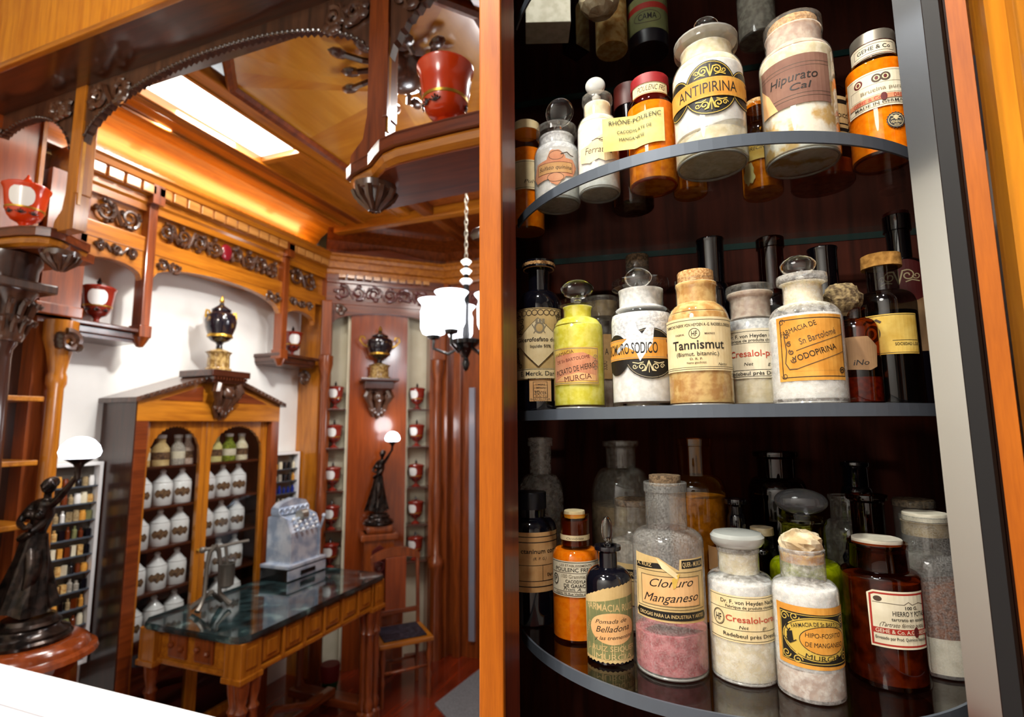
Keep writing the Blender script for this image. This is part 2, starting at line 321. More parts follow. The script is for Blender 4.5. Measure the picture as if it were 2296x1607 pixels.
M['ink'] = paint('black_ink', '#15110d', .6); M['inkb'] = paint('faded_ink', '#4a3a2c', .7); M['inkr'] = paint('red_ink', '#b8452e', .6); M['inkred'] = paint('red_print', '#a52a1e', .6); M['inkg'] = paint('gold_print', '#c9a94a', .45); M['inkp'] = paint('pale_print', '#d9c89a', .6); M['inkbl'] = paint('label_black', '#17140f', .5); M['inkm'] = paint('maroon_print', '#5c1a18', .6); M['inkgr'] = paint('grey_print', '#8a7f68', .6); M['seal'] = paint('grey_seal', '#3c3a3a', .5)
def std(R, hs, Rn, hn, hr, ht, Rr=None, style='flare', foot=3):
    p = [(0, 0), (R-foot, 0), (R-.8, foot*.6), (R, foot*1.8), (R, hs*.5), (R, hs)]
    for i in range(1, 9):
        t = i/8*pi/2; p.append((Rn+(R-Rn)*cos(t), hs+(hn-hs)*sin(t)))
    Rr = Rr or Rn
    if style == 'flare': p += [(Rn, hn+2), (Rn, hr-5), (Rn+(Rr-Rn)*.5, hr-1), (Rr-.6, hr+1), (Rr, (hr+ht)/2), (Rr-.8, ht), (Rn-2, ht), (Rn-4, ht-4)]
    elif style == 'band': p += [(Rn, hn+2), (Rn, hr), (Rr, hr+1.5), (Rr, ht-2), (Rr-2, ht), (Rn-4, ht), (Rn-5, ht-4)]
    else: p += [(Rn, hn+2), (Rn, ht), (Rn-2, ht+.6), (Rn-4, ht-2)]
    return p
class Bot:
    def __init__(s, nm, label, px, zs, py=None, y=None, cat='bottle', rz=None, group=None):
        if py is not None: P = on(px, py, 'z', zs)
        else:
            P = on(px, 915, 'y', y)
        P = Vector((P.x, P.y, zs+.0006)); s.s = dep(P)/F; s.py = H/2-F*(P-CAM).dot(UP)/dep(P)
        n = sqrt(P.x**2+P.y**2); zf = 1.0 if zs > ZM+.1 else (.957 if zs < ZM-.1 else .99)
        s.root = thing(nm, label, cat, P, atan2(-P.x, P.y) if rz is None else rz, group); s.root.scale = (1, 1, zf)
    def shell(s, prof, mat, name='glass_body', seg=40):
        s.prof = prof; m = MB(); m.lathe([(r*s.s, h*s.s) for r, h in prof], seg=seg, capt=False); return m.build(name, mat, s.root)
    def fill(s, mat, h0, h1, name='powder', inset=1.6, tilt=0, seg=36):
        pr = [(0, h0)]; P = s.prof
        def rad(h):
            for (r1, a), (r2, b) in zip(P, P[1:]):
                if b > a and a <= h <= b: return max(.5, r1+(r2-r1)*(h-a)/(b-a)-inset)
            return 1
        n = max(3, int((h1-h0)/6)); hs = [h0+(h1-h0)*i/n for i in range(n+1)]
        pr += [(rad(max(h, 6)), h) for h in hs]+[(0, h1+.4)]
        m = MB(); m.lathe([(r*s.s, h*s.s) for r, h in pr], seg=seg, capb=False, capt=False)
        if tilt:
            for v in m.bm.verts:
                if v.co.z > h1*s.s-1e-6: v.co.z += tilt*v.co.x + random.uniform(-.3, .3)*s.s
        return m.build(name, mat, s.root)
    def lath(s, prof, mat, name, parent=None, seg=28, T=None):
        m = MB(); m.lathe([(r*s.s, h*s.s) for r, h in prof], seg=seg, T=T); return m.build(name, mat, parent or s.root)
    def cork(s, r, h0, h1, mat='cork', name='cork', taper=0, rough=.4):
        m = MB(); m.lathe([(k*s.s, h*s.s) for k, h in [(0, h0), (r-taper, h0), (r, (h0+h1)/2), (r-.3, h1-1), (r-1.2, h1), (r*.5, h1+.3), (0, h1)]], seg=26)
        for v in m.bm.verts: v.co += Vector((random.uniform(-1, 1), random.uniform(-1, 1), random.uniform(-.6, .6)))*rough*s.s
        return m.build(name, mat, s.root)
    def oval(s, h0, h1, rx, ry=None, mat='solid', neck=8, thick=.42, tx=0, dx=0, name='stopper', plug=True, lean=0):
        """glass stopper: upright oval disc on a short stem"""
        ry = ry or (h1-h0)/2; hc = h1-ry
        T = Matrix.Rotation(lean, 3, 'X') @ Matrix.Rotation(tx, 3, 'Y')
        m = MB(); m.ball((dx*s.s, 0, hc*s.s), s.s, (rx, rx*thick, ry), seg=28, T=T)
        if plug: m.lathe([(k*s.s, h*s.s) for k, h in [(0, h0-neck), (neck*1.1, h0-neck), (neck*1.3, h0-1), (neck*.8, h0+2), (neck*.55, h0+4), (neck*.6, hc-ry*.7), (0, hc-ry*.5)]], c=(dx*.5*s.s, 0, 0), seg=20)
        return m.build(name, mat, s.root)
    def crumple(s, r, h0, h1, mat, name='stopper', seed=1, amp=.35, dx=0, n=22):
        rnd = random.Random(seed); m = MB(); m.ball((dx*s.s, 0, (h0+h1)/2*s.s), s.s, (r, r, (h1-h0)/2), seg=n)
        ph = [(Vector((rnd.uniform(-1, 1), rnd.uniform(-1, 1), rnd.uniform(-1, 1))).normalized(), rnd.uniform(3, 9), rnd.uniform(0, 6)) for _ in range(9)]
        for v in m.bm.verts:
            d = (v.co-Vector((dx*s.s, 0, (h0+h1)/2*s.s))); u = Vector((d.x/r, d.y/r, d.z/((h1-h0)/2)))/s.s
            k = sum(abs(sin(a.dot(u)*f+p)) for a, f, p in ph)/9-.6
            v.co += d*amp*k*1.6+Vector((rnd.uniform(-1, 1), rnd.uniform(-1, 1), rnd.uniform(-1, 1)))*amp*2.2*s.s
        o = m.build(name, mat, s.root)
        for p in o.data.polygons: p.use_smooth = False
        return o
_tc = {}
def textmesh(body, bold=0, shear=0):
    k = (body, bold, shear)
    if k not in _tc:
        c = bpy.data.curves.new('t', 'FONT'); c.body = body; c.resolution_u = 3; c.offset = bold; c.shear = shear; c.align_x = 'CENTER'
        o = bpy.data.objects.new('t', c); COL.objects.link(o); bpy.context.view_layer.update()
        me = bpy.data.meshes.new_from_object(o.evaluated_get(bpy.context.evaluated_depsgraph_get()))
        V = [(v.co.x, v.co.y) for v in me.vertices]; P = [tuple(p.vertices) for p in me.polygons]
        bpy.data.objects.remove(o); bpy.data.curves.remove(c); bpy.data.meshes.remove(me)
        xs = [v[0] for v in V] or [0, 1]; x0, x1 = min(xs), max(xs)
        _tc[k] = ([(x-(x0+x1)/2, y) for x, y in V], P, max(1e-3, x1-x0))
    return _tc[k]
class Lab:
    """flat label artwork (u across, h up, photo pixels) that is then wrapped round the glass"""
    def __init__(s, b, R, off=.5): s.b = b; s.R = R; s.off = off; s.bm = bmesh.new(); s.mats = []; s.k = 0
    def mi(s, m):
        if m not in s.mats: s.mats.append(m)
        return s.mats.index(m)
    def face(s, pts, m, lay=None):
        if lay is None: s.k += 1
        L = s.k if lay is None else lay
        vs = [s.bm.verts.new((p[0], p[1], L)) for p in pts]
        try: f = s.bm.faces.new(vs); f.material_index = s.mi(m)
        except ValueError: pass
    def rect(s, x0, y0, x1, y1, m): s.face([(x0, y0), (x1, y0), (x1, y1), (x0, y1)], m)
    def ell(s, cx, cy, rx, ry, m, n=28): s.face([(cx+rx*cos(2*pi*i/n), cy+ry*sin(2*pi*i/n)) for i in range(n)], m)
    def line(s, pts, w, m, closed=False, wf=None):
        s.k += 1; n = len(pts); L = []
        for i in range(n):
            a = Vector(pts[i-1] if (i or closed) else pts[i]); c = Vector(pts[(i+1) % n] if (i < n-1 or closed) else pts[i]); p = Vector(pts[i])
            d1 = (p-a); d2 = (c-p)
            d1 = d1.normalized() if d1.length > 1e-9 else d2.normalized(); d2 = d2.normalized() if d2.length > 1e-9 else d1
            nn = Vector((-(d1+d2).y, (d1+d2).x)); nn = nn.normalized() if nn.length > 1e-6 else Vector((-d1.y, d1.x))
            k = 1/max(.4, nn.dot(Vector((-d1.y, d1.x)))); ww = w*(wf(i/(n-1)) if wf else 1)/2*k
            L.append((p+nn*ww, p-nn*ww))
        for i in range(n if closed else n-1):
            (a, b), (c, d) = L[i], L[(i+1) % n]; s.face([a, b, d, c], m, s.k)
    def frame(s, x0, y0, x1, y1, w, m): s.line([(x0, y0), (x1, y0), (x1, y1), (x0, y1)], w, m, True)
    def ring(s, cx, cy, rx, ry, w, m, a0=0, a1=2*pi, n=32):
        full = abs(a1-a0) > 6.28; s.line([(cx+rx*cos(a0+(a1-a0)*i/n), cy+ry*sin(a0+(a1-a0)*i/n)) for i in range(n if full else n+1)], w, m, full)
    def text(s, body, x, y, w, h, m='ink', bold=.01, shear=0, rot=0, arc=0):
        V, P, tw = textmesh(body, bold, shear); s.k += 1; ca, sa = cos(rot), sin(rot); mi = s.mi(m); vs = []
        for vx, vy in V:
            X, Y = vx*w/tw, vy*h/.70
            if arc: a = X/arc; X, Y = (arc+Y)*sin(a), (arc+Y)*cos(a)-arc
            vs.append(s.bm.verts.new((x+X*ca-Y*sa, y+X*sa+Y*ca, s.k)))
        for p in P:
            try: f = s.bm.faces.new([vs[i] for i in p]); f.material_index = mi
            except ValueError: pass
    def spiral(s, cx, cy, r, turns, a0, m, w=1.6, dir=1, n=26):
        s.line([(cx+r*(1-.8*i/n)*cos(a0+dir*2*pi*turns*i/n), cy+r*(1-.8*i/n)*sin(a0+dir*2*pi*turns*i/n)) for i in range(n+1)], w, m)
    def scroll(s, cx, cy, sx, sy, m, w=1.5):
        """a mirrored pair of acanthus curls"""
        for d in (-1, 1):
            s.spiral(cx+d*sx*.42, cy, sy*.62, 1.3, pi/2 if d > 0 else pi/2, m, w, -d)
            s.spiral(cx+d*sx*.82, cy-sy*.1, sy*.40, 1.2, pi, m, w*.8, d)
            s.line([(cx, cy-sy*.9), (cx+d*sx*.10, cy-sy*.2), (cx+d*sx*.2, cy+sy*.55), (cx+d*sx*.42, cy+sy*.62)], w*1.2, m)
            s.line([(cx+d*sx*.3, cy-sy*.75), (cx+d*sx*.6, cy-sy*.55), (cx+d*sx*.95, cy-sy*.75)], w, m)
        s.line([(cx, cy-sy), (cx, cy+sy*.9)], w*1.6, m, wf=lambda t: .4+1.2*sin(pi*t))
    def done(s, name='paper_label', phi=0, hh=0, parent=None):
        b = s.b; us = [v.co.x for v in s.bm.verts]; st = s.R*.13; u = math.floor(min(us)/st)*st
        while u < max(us):
            bmesh.ops.bisect_plane(s.bm, geom=s.bm.verts[:]+s.bm.edges[:]+s.bm.faces[:], plane_co=(u, 0, 0), plane_no=(1, 0, 0)); u += st
        for v in s.bm.verts:
            a = v.co.x/s.R+phi; r = (s.R+s.off+v.co.z*.07)*b.s; v.co = Vector((r*sin(a), -r*cos(a), (v.co.y+hh)*b.s))
        me = bpy.data.meshes.new(name); s.bm.to_mesh(me); s.bm.free()
        for mm in s.mats: me.materials.append(M[mm])
        o = bpy.data.objects.new(name, me); COL.objects.link(o); o.parent = parent or b.root
        return o
# ------------------------------------------------------------------ upper shelf bottles
def curve_band(l, m, pts): l.face(pts, m)
def blob(cx, cy, rx, ry, seed, n=40, amp=.08, f=(3, 5, 9)):
    r = random.Random(seed); ph = [r.uniform(0, 6) for _ in f]
    return [(cx+rx*(1+amp*sum(sin(k*2*pi*i/n+p) for k, p in zip(f, ph)))*cos(2*pi*i/n), cy+ry*(1+amp*sum(sin(k*2*pi*i/n+p) for k, p in zip(f, ph)))*sin(2*pi*i/n)) for i in range(n)]
def basering(b, R, mat='rimglass'):
    m = MB(); n = 30; r = (R-5)*b.s
    m.tube([(r*cos(2*pi*i/n), r*sin(2*pi*i/n), 3.2*b.s) for i in range(n)], 2.6*b.s, 6, closed=True); m.build('base_rim', mat, b.root)
# squat white jar with tilted clear stopper
b = Bot('glass_jar', 'squat clear jar of white powder with torn pink label and tilted clear glass stopper', 1251, ZT, 465, cat='jar')
b.shell(std(52, 112, 41, 136, 164, 182, 47), 'dusty'); b.fill('powder_white', 7, 118); b.fill('powder_mist', 118, 160, 'powder_residue', inset=2.2)
b.oval(190, 258, 31, 33, thick=.28, tx=.7, lean=.3, dx=8); basering(b, 52)
l = Lab(b, 52); l.face(blob(-2, 70, 24, 40, 3, amp=.03), 'paper_pink'); l.face([(-62, 56), (-50, 84), (0, 92), (36, 88), (47, 72), (36, 50), (0, 46), (-50, 40)], 'paper_pink'); l.ring(-2, 96, 16, 10, 1, 'inkb'); l.ring(-4, 46, 18, 10, 1, 'inkb')
l.rect(-46, 56, 34, 80, 'paper_tanl'); l.frame(-46, 56, 34, 80, 1, 'inkm'); l.text('Sulfato quinina', -5, 64, 74, 9, 'inkb', 0, .3); l.line([(8, 98), (22, 103), (30, 97), (38, 96)], 2.4, 'inkb'); l.done()
# white bottle with oval stopper
b = Bot('glass_bottle', 'slim white powder bottle with torn cream handwritten label and round clear stopper', 1345, ZT, 441)
b.shell(std(47, 152, 31.5, 180, 218, 234, 35), 'dusty'); b.fill('powder_white', 7, 160); b.fill('powder_creamp', 162, 214, 'powder_residue', inset=2.4)
b.oval(238, 288, 23, 22, thick=.5, dx=-3, mat='rimglass'); basering(b, 47)
l = Lab(b, 47); l.face([(-46, 66), (-40, 64), (-20, 58), (0, 66), (14, 60), (30, 66), (46, 72), (46, 118), (30, 121), (12, 122), (-8, 112), (-24, 100), (-46, 98)], 'paper_cream')
l.text('Ferratina', 0, 80, 62, 15, 'inkb', .0, .25); l.line([(-14, 108), (-2, 112), (8, 108), (20, 112), (28, 106)], 2, 'inkb'); l.ring(10, 109, 8, 4, 1, 'inkb'); l.done()
# amber bottle behind at the far left
b = Bot('amber_bottle', 'amber bottle with cream cap cut off by the wooden stile on the upper shelf', 1182, ZT, 528)
b.shell(std(41, 190, 30, 214, 250, 256, 31), 'amber'); b.fill('powder_orangep', 7, 190); b.cork(32, 240, 260, 'paper_cream', 'cap')
l = Lab(b, 41); l.rect(-40, 90, 40, 158, 'paper_cream'); l.frame(-38, 94, 38, 154, 1, 'inkb'); l.text('Pulv.', 10, 104, 30, 8, 'inkb', 0, .2); l.done()
# orange bottle with red cap and label that stands out as a flag
b = Bot('amber_bottle', 'orange bottle with red cap and pale yellow label sticking out sideways', 1466, ZT, 425)
b.shell(std(53, 180, 41, 206, 240, 246, 42), 'amber'); b.fill('powder_orangep', 60, 184); b.fill('powder_tan', 7, 60, 'sediment'); b.cork(43, 232, 256, 'redcap', 'cap', rough=.15); basering(b, 53, 'amber')
l = Lab(b, 41, .8); l.rect(-46, 206, 46, 232, 'paper_cream'); l.frame(-45, 208, 45, 230, 1, 'inkb'); l.text('POULENC FRS', 4, 213, 66, 13, 'inkb', 0, .4); l.done('neck_band')
m = MB()
us = [(-104+i*6.6) for i in range(21)]
for j, u in enumerate(us):
    xx = u; yy = -sqrt(max(0, 54.5**2-min(54, abs(xx+0))**2)) if xx > -34 else -42.4+(xx+34)*.25
    for k, hv in enumerate((82, 160)): m.bm.verts.new((xx*b.s, (yy-.8)*b.s, (hv+xx*.10)*b.s))
m.bm.verts.ensure_lookup_table()
for j in range(20): m._f([m.bm.verts[2*j], m.bm.verts[2*j+2], m.bm.verts[2*j+3], m.bm.verts[2*j+1]], True)
def flagtext(body, x, y, w, h, mat):
    V, P, tw = textmesh(body, 0, 0); vs = []
    m.mi = mat
    for vx, vy in V:
        xx = x+vx*w/tw; yy = -sqrt(max(0, 54.5**2-min(54, abs(xx))**2)) if xx > -34 else -42.4+(xx+34)*.25
        vs.append(m.bm.verts.new((xx*b.s, (yy-2.3)*b.s, (y+vy*h/.7+xx*.10)*b.s)))
    for p in P: m._f([vs[i] for i in p])
flagtext('RHÔNE-POULENC', -34, 142, 112, 10, 1); flagtext('CACODYLATE DE', -36, 120, 74, 7, 1); flagtext('MANGANESE', -42, 103, 54, 7, 1)
fl = m.build('paper_label', ['paper_ylab', 'ink'], b.root)
# dark-capped bottle behind it
b = Bot('amber_bottle', 'dark red capped bottle half hidden behind the red capped orange bottle', 1420, ZT, 472)
b.shell(std(46, 180, 33, 205, 250, 262, 34), 'deep'); b.fill('powder_beige', 7, 170); b.cork(35, 238, 290, 'brcap', 'cap', rough=.2)
# big jar with black and gold label
b = Bot('glass_jar', 'largest white powder jar on the upper shelf with black and gold label', 1597, ZT, 377, cat='jar')
b.shell(std(77, 206, 57, 240, 280, 297, 70), 'dusty', seg=56); b.fill('powder_white', 60, 214); b.fill('powder_creamp', 9, 60, 'settled_powder', tilt=.3); b.fill('powder_creamp', 216, 276, 'powder_residue', inset=2.5)
b.lath([(0, 292), (52, 292), (69, 297), (70, 300), (40, 305), (20, 312), (12, 316), (0, 316)], 'rimglass', 'stopper_flange'); b.oval(322, 368, 28, 23, thick=.5, tx=.3, dx=4, plug=False); basering(b, 77)
l = Lab(b, 77); Y0 = 145
for sgn in (1,):
    outer = blob(6, Y0, 58, 62, 1, 48, 0); l.face(outer, 'inkbl'); l.ring(6, Y0, 55, 59, 1.6, 'inkg')
    for cx in (-76, 88): l.ell(cx, Y0, 40, 44, 'inkbl'); l.ring(cx, Y0, 37, 41, 1.5, 'inkg')
for cy, sg in ((Y0+39, 1), (Y0-39, -1)): l.scroll(6, cy, 34, 15*sg, 'inkg', 2.6)
l.rect(-105, Y0-22, 108, Y0+22, 'paper_orange'); l.line([(-105, Y0+20), (108, Y0+20)], 1, 'inkg'); l.line([(-105, Y0-20), (108, Y0-20)], 1, 'inkg')
l.text('ANTIPIRINA', -2, Y0-12, 128, 24, 'ink', .0); [l.ell(100, Y0+d, 4, 4, 'inkm') for d in (-14, 14)]; l.done()
# tall jar with mauve label
b = Bot('glass_jar', 'tall jar of yellowish and white powder with mauve handwritten label', 1800, ZT, 371, cat='jar')
b.shell(std(76, 238, 59, 264, 306, 338, 61, 'band'), 'dusty', seg=52); b.fill('powder_hip', 9, 160); b.fill('powder_creamp', 160, 246, 'upper_powder'); b.fill('powder_pinkw', 250, 312, 'powder_residue', inset=2.5); b.cork(52, 316, 336, 'cork'); basering(b, 76)
l = Lab(b, 76); l.rect(-84, 105, 72, 218, 'paper_mauve'); l.line([(-84, 198), (72, 198)], 1.5, 'inkb'); l.line([(-84, 190), (72, 190)], 1, 'inkb'); l.line([(-84, 128), (72, 128)], 1.2, 'inkb'); l.line([(-84, 120), (72, 120)], 1, 'inkb')
l.face([(-84, 105), (-40, 105), (-60, 150), (-84, 178)], 'paper_peach'); l.text('Hipurato', -6, 160, 98, 20, 'ink', .0, .2); l.text('Cal', 8, 138, 42, 15, 'ink', .0, .2); l.done()
# orange bottle at right
b = Bot('amber_bottle', 'bright orange bottle with silver cap and round dark poison seal', 1982, ZT, 369)
b.shell(std(60, 214, 42, 236, 282, 286, 42), 'amber', seg=48); b.fill('powder_orangep', 9, 220); basering(b, 60, 'brown')
b.cork(44, 274, 300, 'silver', 'cap', rough=.1)
l = Lab(b, 42, .8); l.rect(-66, 220, 66, 256, 'paper_ivory'); l.frame(-60, 222, 60, 253, 1.4, 'inkm'); l.frame(-40, 228, 44, 247, 1, 'inkb'); l.text('GEHE & Co', 2, 233, 66, 9, 'ink'); l.done('neck_band', hh=20)
l = Lab(b, 60); l.rect(-66, 86, 80, 172, 'paper_ivory'); l.frame(-62, 90, 76, 168, 1.4, 'inkgr'); l.frame(-54, 116, 76, 142, 1, 'inkgr')
for cx in (-34, 2, 18, 56): l.ell(cx, 154, 9.5, 9.5, 'inkm' if cx in (-34, 56) else 'inkb'); l.ell(cx, 154, 6, 6, 'paper_cream'); l.ell(cx, 154, 3.5, 4.5, 'inkm')
l.text('Brucina pura', 10, 125, 80, 8, 'inkgr'); l.line([(-60, 108), (80, 108)], 11, 'paper_pink'); l.text('GEHE & Co', -20, 104, 56, 8, 'inkred'); l.text('DRESDEN', 50, 104, 40, 8, 'inkred'); l.ell(12, 108, 6, 9, 'inkm'); l.text('MADE IN GERMANY', 10, 93, 110, 6, 'ink'); l.done(hh=20)
l = Lab(b, 60, .9); n = 18; l.face([(30+(19 if i % 2 else 17)*cos(2*pi*i/(2*n)), 50+(19 if i % 2 else 17)*sin(2*pi*i/(2*n))) for i in range(2*n)], 'seal'); l.ring(30, 50, 14.5, 14.5, 1, 'inkp'); l.ell(30, 57, 5, 4.5, 'inkp'); l.rect(27.5, 51, 32.5, 54, 'inkp')
l.line([(20, 52), (40, 61)], 1.6, 'inkp'); l.line([(20, 61), (40, 52)], 1.6, 'inkp'); l.text('VENENO', 30, 43, 22, 6, 'inkp'); l.text('***', 30, 35, 10, 6, 'inkp'); l.done('poison_seal', hh=20)
l = Lab(b, 60, .8); zz = [(62+(1.5 if i % 2 else 0), 26+i*2.6) for i in range(25)]; l.face(zz+[(92, 90), (92, 26)], 'paper_browny'); l.text('30', 76, 52, 12, 12, 'inkb'); l.done('tax_stamp', hh=20)
# amber ones behind
b = Bot('amber_bottle', 'amber bottle with tan cork between the two big white jars', 1712, ZT, 440)
b.shell(std(42, 132, 24, 168, 205, 214, 26), 'amber'); b.fill('powder_tan', 7, 100); b.cork(25, 206, 224)
l = Lab(b, 42); l.rect(-40, 70, 40, 128, 'paper_gold'); l.text('URECINA', -6, 92, 44, 8, 'ink', 0, .3); l.line([(-40, 120), (40, 120)], 1, 'ink'); l.done(); 
l = Lab(b, 42, .8); l.face(blob(-28, 42, 14, 26, 5), 'paper_ylab'); l.done('price_tag')
b = Bot('amber_bottle', 'wide amber bottle with striped cream label behind the silver capped bottle', 1845, ZT, 420)
b.shell(std(64, 190, 44, 216, 250, 258, 45), 'brown'); b.fill('powder_tan', 8, 40); b.cork(44, 244, 266, 'brcap', 'cap')
l = Lab(b, 64); l.rect(-50, 92, 78, 178, 'paper_old'); [l.rect(-50, y, 78, y+h, 'inkbl') for y, h in ((160, 10), (112, 3), (96, 8))]; l.text('ACIDO BENZOICO', 20, 128, 100, 9, 'ink'); l.text('MERCK', 20, 102, 40, 5, 'ink'); l.done()
b = Bot('amber_bottle', 'low orange bottle half hidden behind the big black and gold labelled jar', 1549, ZT, 440)
b.shell(std(37, 100, 24, 126, 150, 158, 26), 'amber'); b.fill('powder_tan', 7, 90); b.cork(24, 150, 166)
# ------------------------------------------------------------------ topmost shelf, only bases in view
P = on(1222, 60, 'z', ZU+.001); s_ = dep(P)/F
t = thing('cardboard_box', 'worn white and grey cardboard box on the topmost shelf', 'box', (P.x, P.y+.012, ZU+.0005), atan2(-P.x, P.y)+.05)
m = MB(); m.box(-50*s_, 50*s_, -34*s_, 34*s_, 0, 66*s_, bev=.0012); m.build('box_body', 'paperw', t); m = MB(); m.box(-53*s_, 53*s_, -37*s_, 37*s_, 60*s_, 150*s_, bev=.0012); m.build('box_lid', 'band', t)
b = Bot('paper_tube', 'dusty orange paper cylinder standing on the topmost shelf', 1372, ZU, 116, cat='tube'); b.shell([(0, 0), (34, 0), (35, 2), (35, 150), (0, 150)], 'powder_tan', 'tube_body')
b = Bot('tin_can', 'dark printed tin can with green and red label on the topmost shelf', 1455, ZU, 122, cat='tin'); b.shell([(0, 2), (40, 2), (43, 0), (44, 2), (44, 180), (0, 180)], 'blkcap', 'can_body')
l = Lab(b, 44); l.rect(-60, 30, 60, 110, 'paper_green'); l.rect(-60, 78, 60, 92, 'inkred'); l.text('CAMA', 0, 52, 40, 14, 'ink'); l.ring(0, 58, 30, 14, 1.5, 'inkb'); l.done()
b = Bot('paper_wrapper', 'folded yellowed paper packet at the top beside the printed tin', 1345, ZU, 44, cat='packet'); b.crumple(44, 10, 78, 'crumple', 'folded_paper', 8, .2)
b = Bot('glass_bottle', 'pale dusty bottle seen from below at the top behind the big jars', 1700, ZU, 96); b.shell(std(40, 120, 26, 140, 160, 168), 'dusty'); b.fill('powder_dirty', 6, 110)
b = Bot('blue_packet', 'dark blue wrapped packet behind the white box on the topmost shelf', 1292, ZU, 120, cat='packet'); b.shell([(0, 0), (30, 0), (30, 120), (0, 120)], 'navy', 'packet_body', 4)
# ------------------------------------------------------------------ middle shelf
YM = 917
b = Bot('dark_bottle', 'near black round shouldered bottle with patterned diamond label and postage-like stamp', 1212, ZM, y=.603)
b.shell(std(52, 228, 24, 276, 328, 346, 38), 'navy'); b.lath([(20, 326), (36, 328), (39, 337), (36, 346), (20, 346)], 'cork', 'cap')
l = Lab(b, 52); l.rect(-72, 68, 62, 228, 'paper_old'); l.frame(-70, 92, 60, 226, 1.5, 'ink')
for i in range(10): l.ring(-62+i*13, 217, 6, 6, 1.4, 'inkb')
for cx, cy, d in ((-52, 188, 1), (46, 188, -1), (-52, 122, 1), (46, 122, -1)):
    for k in range(5): l.spiral(cx+random.uniform(-10, 12), cy+(k-2)*11, 7, 1.3, random.uniform(0, 6), 'ink', 1.6, d)
l.face([(-3, 204), (52, 152), (-3, 96), (-58, 152)], 'paper_cream'); l.line([(-3, 204), (52, 152), (-3, 96), (-58, 152)], 1, 'ink', True)
l.rect(-72, 142, 60, 164, 'paper_cream'); l.ell(0, 182, 11, 13, 'inkgr'); l.ell(0, 182, 7, 9, 'paper_old'); l.line([(-15, 190), (-8, 176), (-12, 170)], 2, 'inkgr'); l.line([(15, 190), (8, 176), (12, 170)], 2, 'inkgr'); [l.rect(x, 192, x+5, 202, 'inkgr') for x in (-8, -1, 6)]
l.text('Glicerofosfato de hierro', 8, 152, 122, 9, 'ink', .012); l.text('liquido 50%', 2, 138, 44, 6.5, 'ink', .012); l.rect(-72, 70, 62, 92, 'paper_cream'); l.line([(-72, 90), (62, 90)], 1.2, 'ink'); l.text('E. Merck. Darmstadt', 12, 76, 112, 10, 'ink', .012); l.done()
l = Lab(b, 52, .8); l.rect(-24, 20, 24, 69, 'paper_peach'); [l.ell(-24+i*4, y, 1.3, 1.3, 'navy', 8) for i in range(13) for y in (19.6, 69.4)]; [l.ell(x, 20+i*4.1, 1.3, 1.3, 'navy', 8) for i in range(13) for x in (-24.2, 24.2)]; l.frame(-14, 28, 14, 62, 1, 'inkb')
l.text('TIMBRE', 0, 54, 20, 4, 'inkb'); l.text('A METALICO', 0, 47, 24, 4, 'inkb'); l.text('30cts', 0, 35, 24, 8, 'inkb'); l.text('BARCELONA', 0, 22.5, 40, 4, 'inkb'); l.done('tax_stamp')
b = Bot('glass_bottle', 'bright yellow powder bottle with oval clear stopper and orange label', 1300, ZM, y=.578)
b.shell(std(57, 178, 33, 210, 238, 252, 41), 'clear', seg=46); b.fill('powder_ylw', 10, 190, tilt=.05); b.fill('powder_ylw', 192, 236, 'powder_residue', inset=2.4); b.oval(256, 303, 38, 24, thick=.45); basering(b, 57)
l = Lab(b, 57); l.rect(-68, 54, 48, 136, 'paper_gold'); l.frame(-66, 57, 45, 133, 1.6, 'inkgr'); l.face([(-64, 60), (42, 62), (44, 110), (10, 124), (-64, 118)], 'paper_pink'); l.text('FARMACIA', -34, 119, 48, 8, 'inkm', 0, 0, .18); l.text('DE Sn BARTOLOME', -14, 106, 78, 7, 'inkm', 0, 0, .16)
l.text('PICRATO DE HIERRO', -8, 82, 94, 12, 'ink', 0, .1, .2); l.face([(-58, 62), (38, 62), (40, 74), (0, 80), (-40, 72)], 'paper_peach'); l.text('MURCIA', -2, 63, 60, 12, 'inkm', 0, 0, .12); [l.spiral(38, y, 6, 1.2, 0, 'inkgr', 1.2) for y in (90, 102, 114)]; l.done()
b = Bot('glass_jar', 'beige dusty jar standing behind the yellow bottle', 1356, ZM, y=.66, cat='jar')
b.shell(std(42, 200, 36, 214, 246, 262, 37, 'band'), 'dusty'); b.fill('powder_pinkw', 6, 160); b.fill('powder_beige', 214, 250, 'cork_plug')
l = Lab(b, 42); l.rect(-50, 70, 50, 170, 'paper_tanl'); l.text('A', 8, 124, 8, 14, 'inkb'); l.text('SODIO', 8, 100, 20, 10, 'inkb', 0, 0, 1.57); l.done()
b = Bot('glass_jar', 'white crystal jar with torn black and orange label and round clear stopper', 1446, ZM, y=.575, cat='jar')
b.shell(std(70, 196, 51, 230, 276, 294, 65), 'clear', seg=52); b.fill('powder_white', 14, 150); b.fill('powder_mist', 150, 212, 'crystal_crust', inset=2); b.fill('powder_greyw', 226, 272, 'neck_residue', inset=2.4)
b.oval(294, 328, 32, 24, thick=.7, dx=-4); basering(b, 70, 'greyglass')
l = Lab(b, 70); Yc = 122
l.ell(18, Yc-4, 60, 56, 'inkbl'); l.ring(18, Yc-4, 57, 53, 1.6, 'inkgr'); l.ell(96, Yc+2, 36, 44, 'inkbl'); l.ring(96, Yc+2, 33, 41, 1.4, 'inkgr'); l.ell(-66, Yc-4, 38, 46, 'inkbl')
l.scroll(12, Yc-34, 36, -14, 'inkp', 2); l.rect(-104, Yc-16, 68, Yc+30, 'paper_orange'); l.frame(-100, Yc-13, 64, Yc+27, 1.2, 'inkgr'); l.text('BROMURO SODICO', -34, Yc-4, 132, 24, 'ink'); [l.ell(58, Yc+d, 4, 4, 'inkm') for d in (-9, 23)]; l.done()
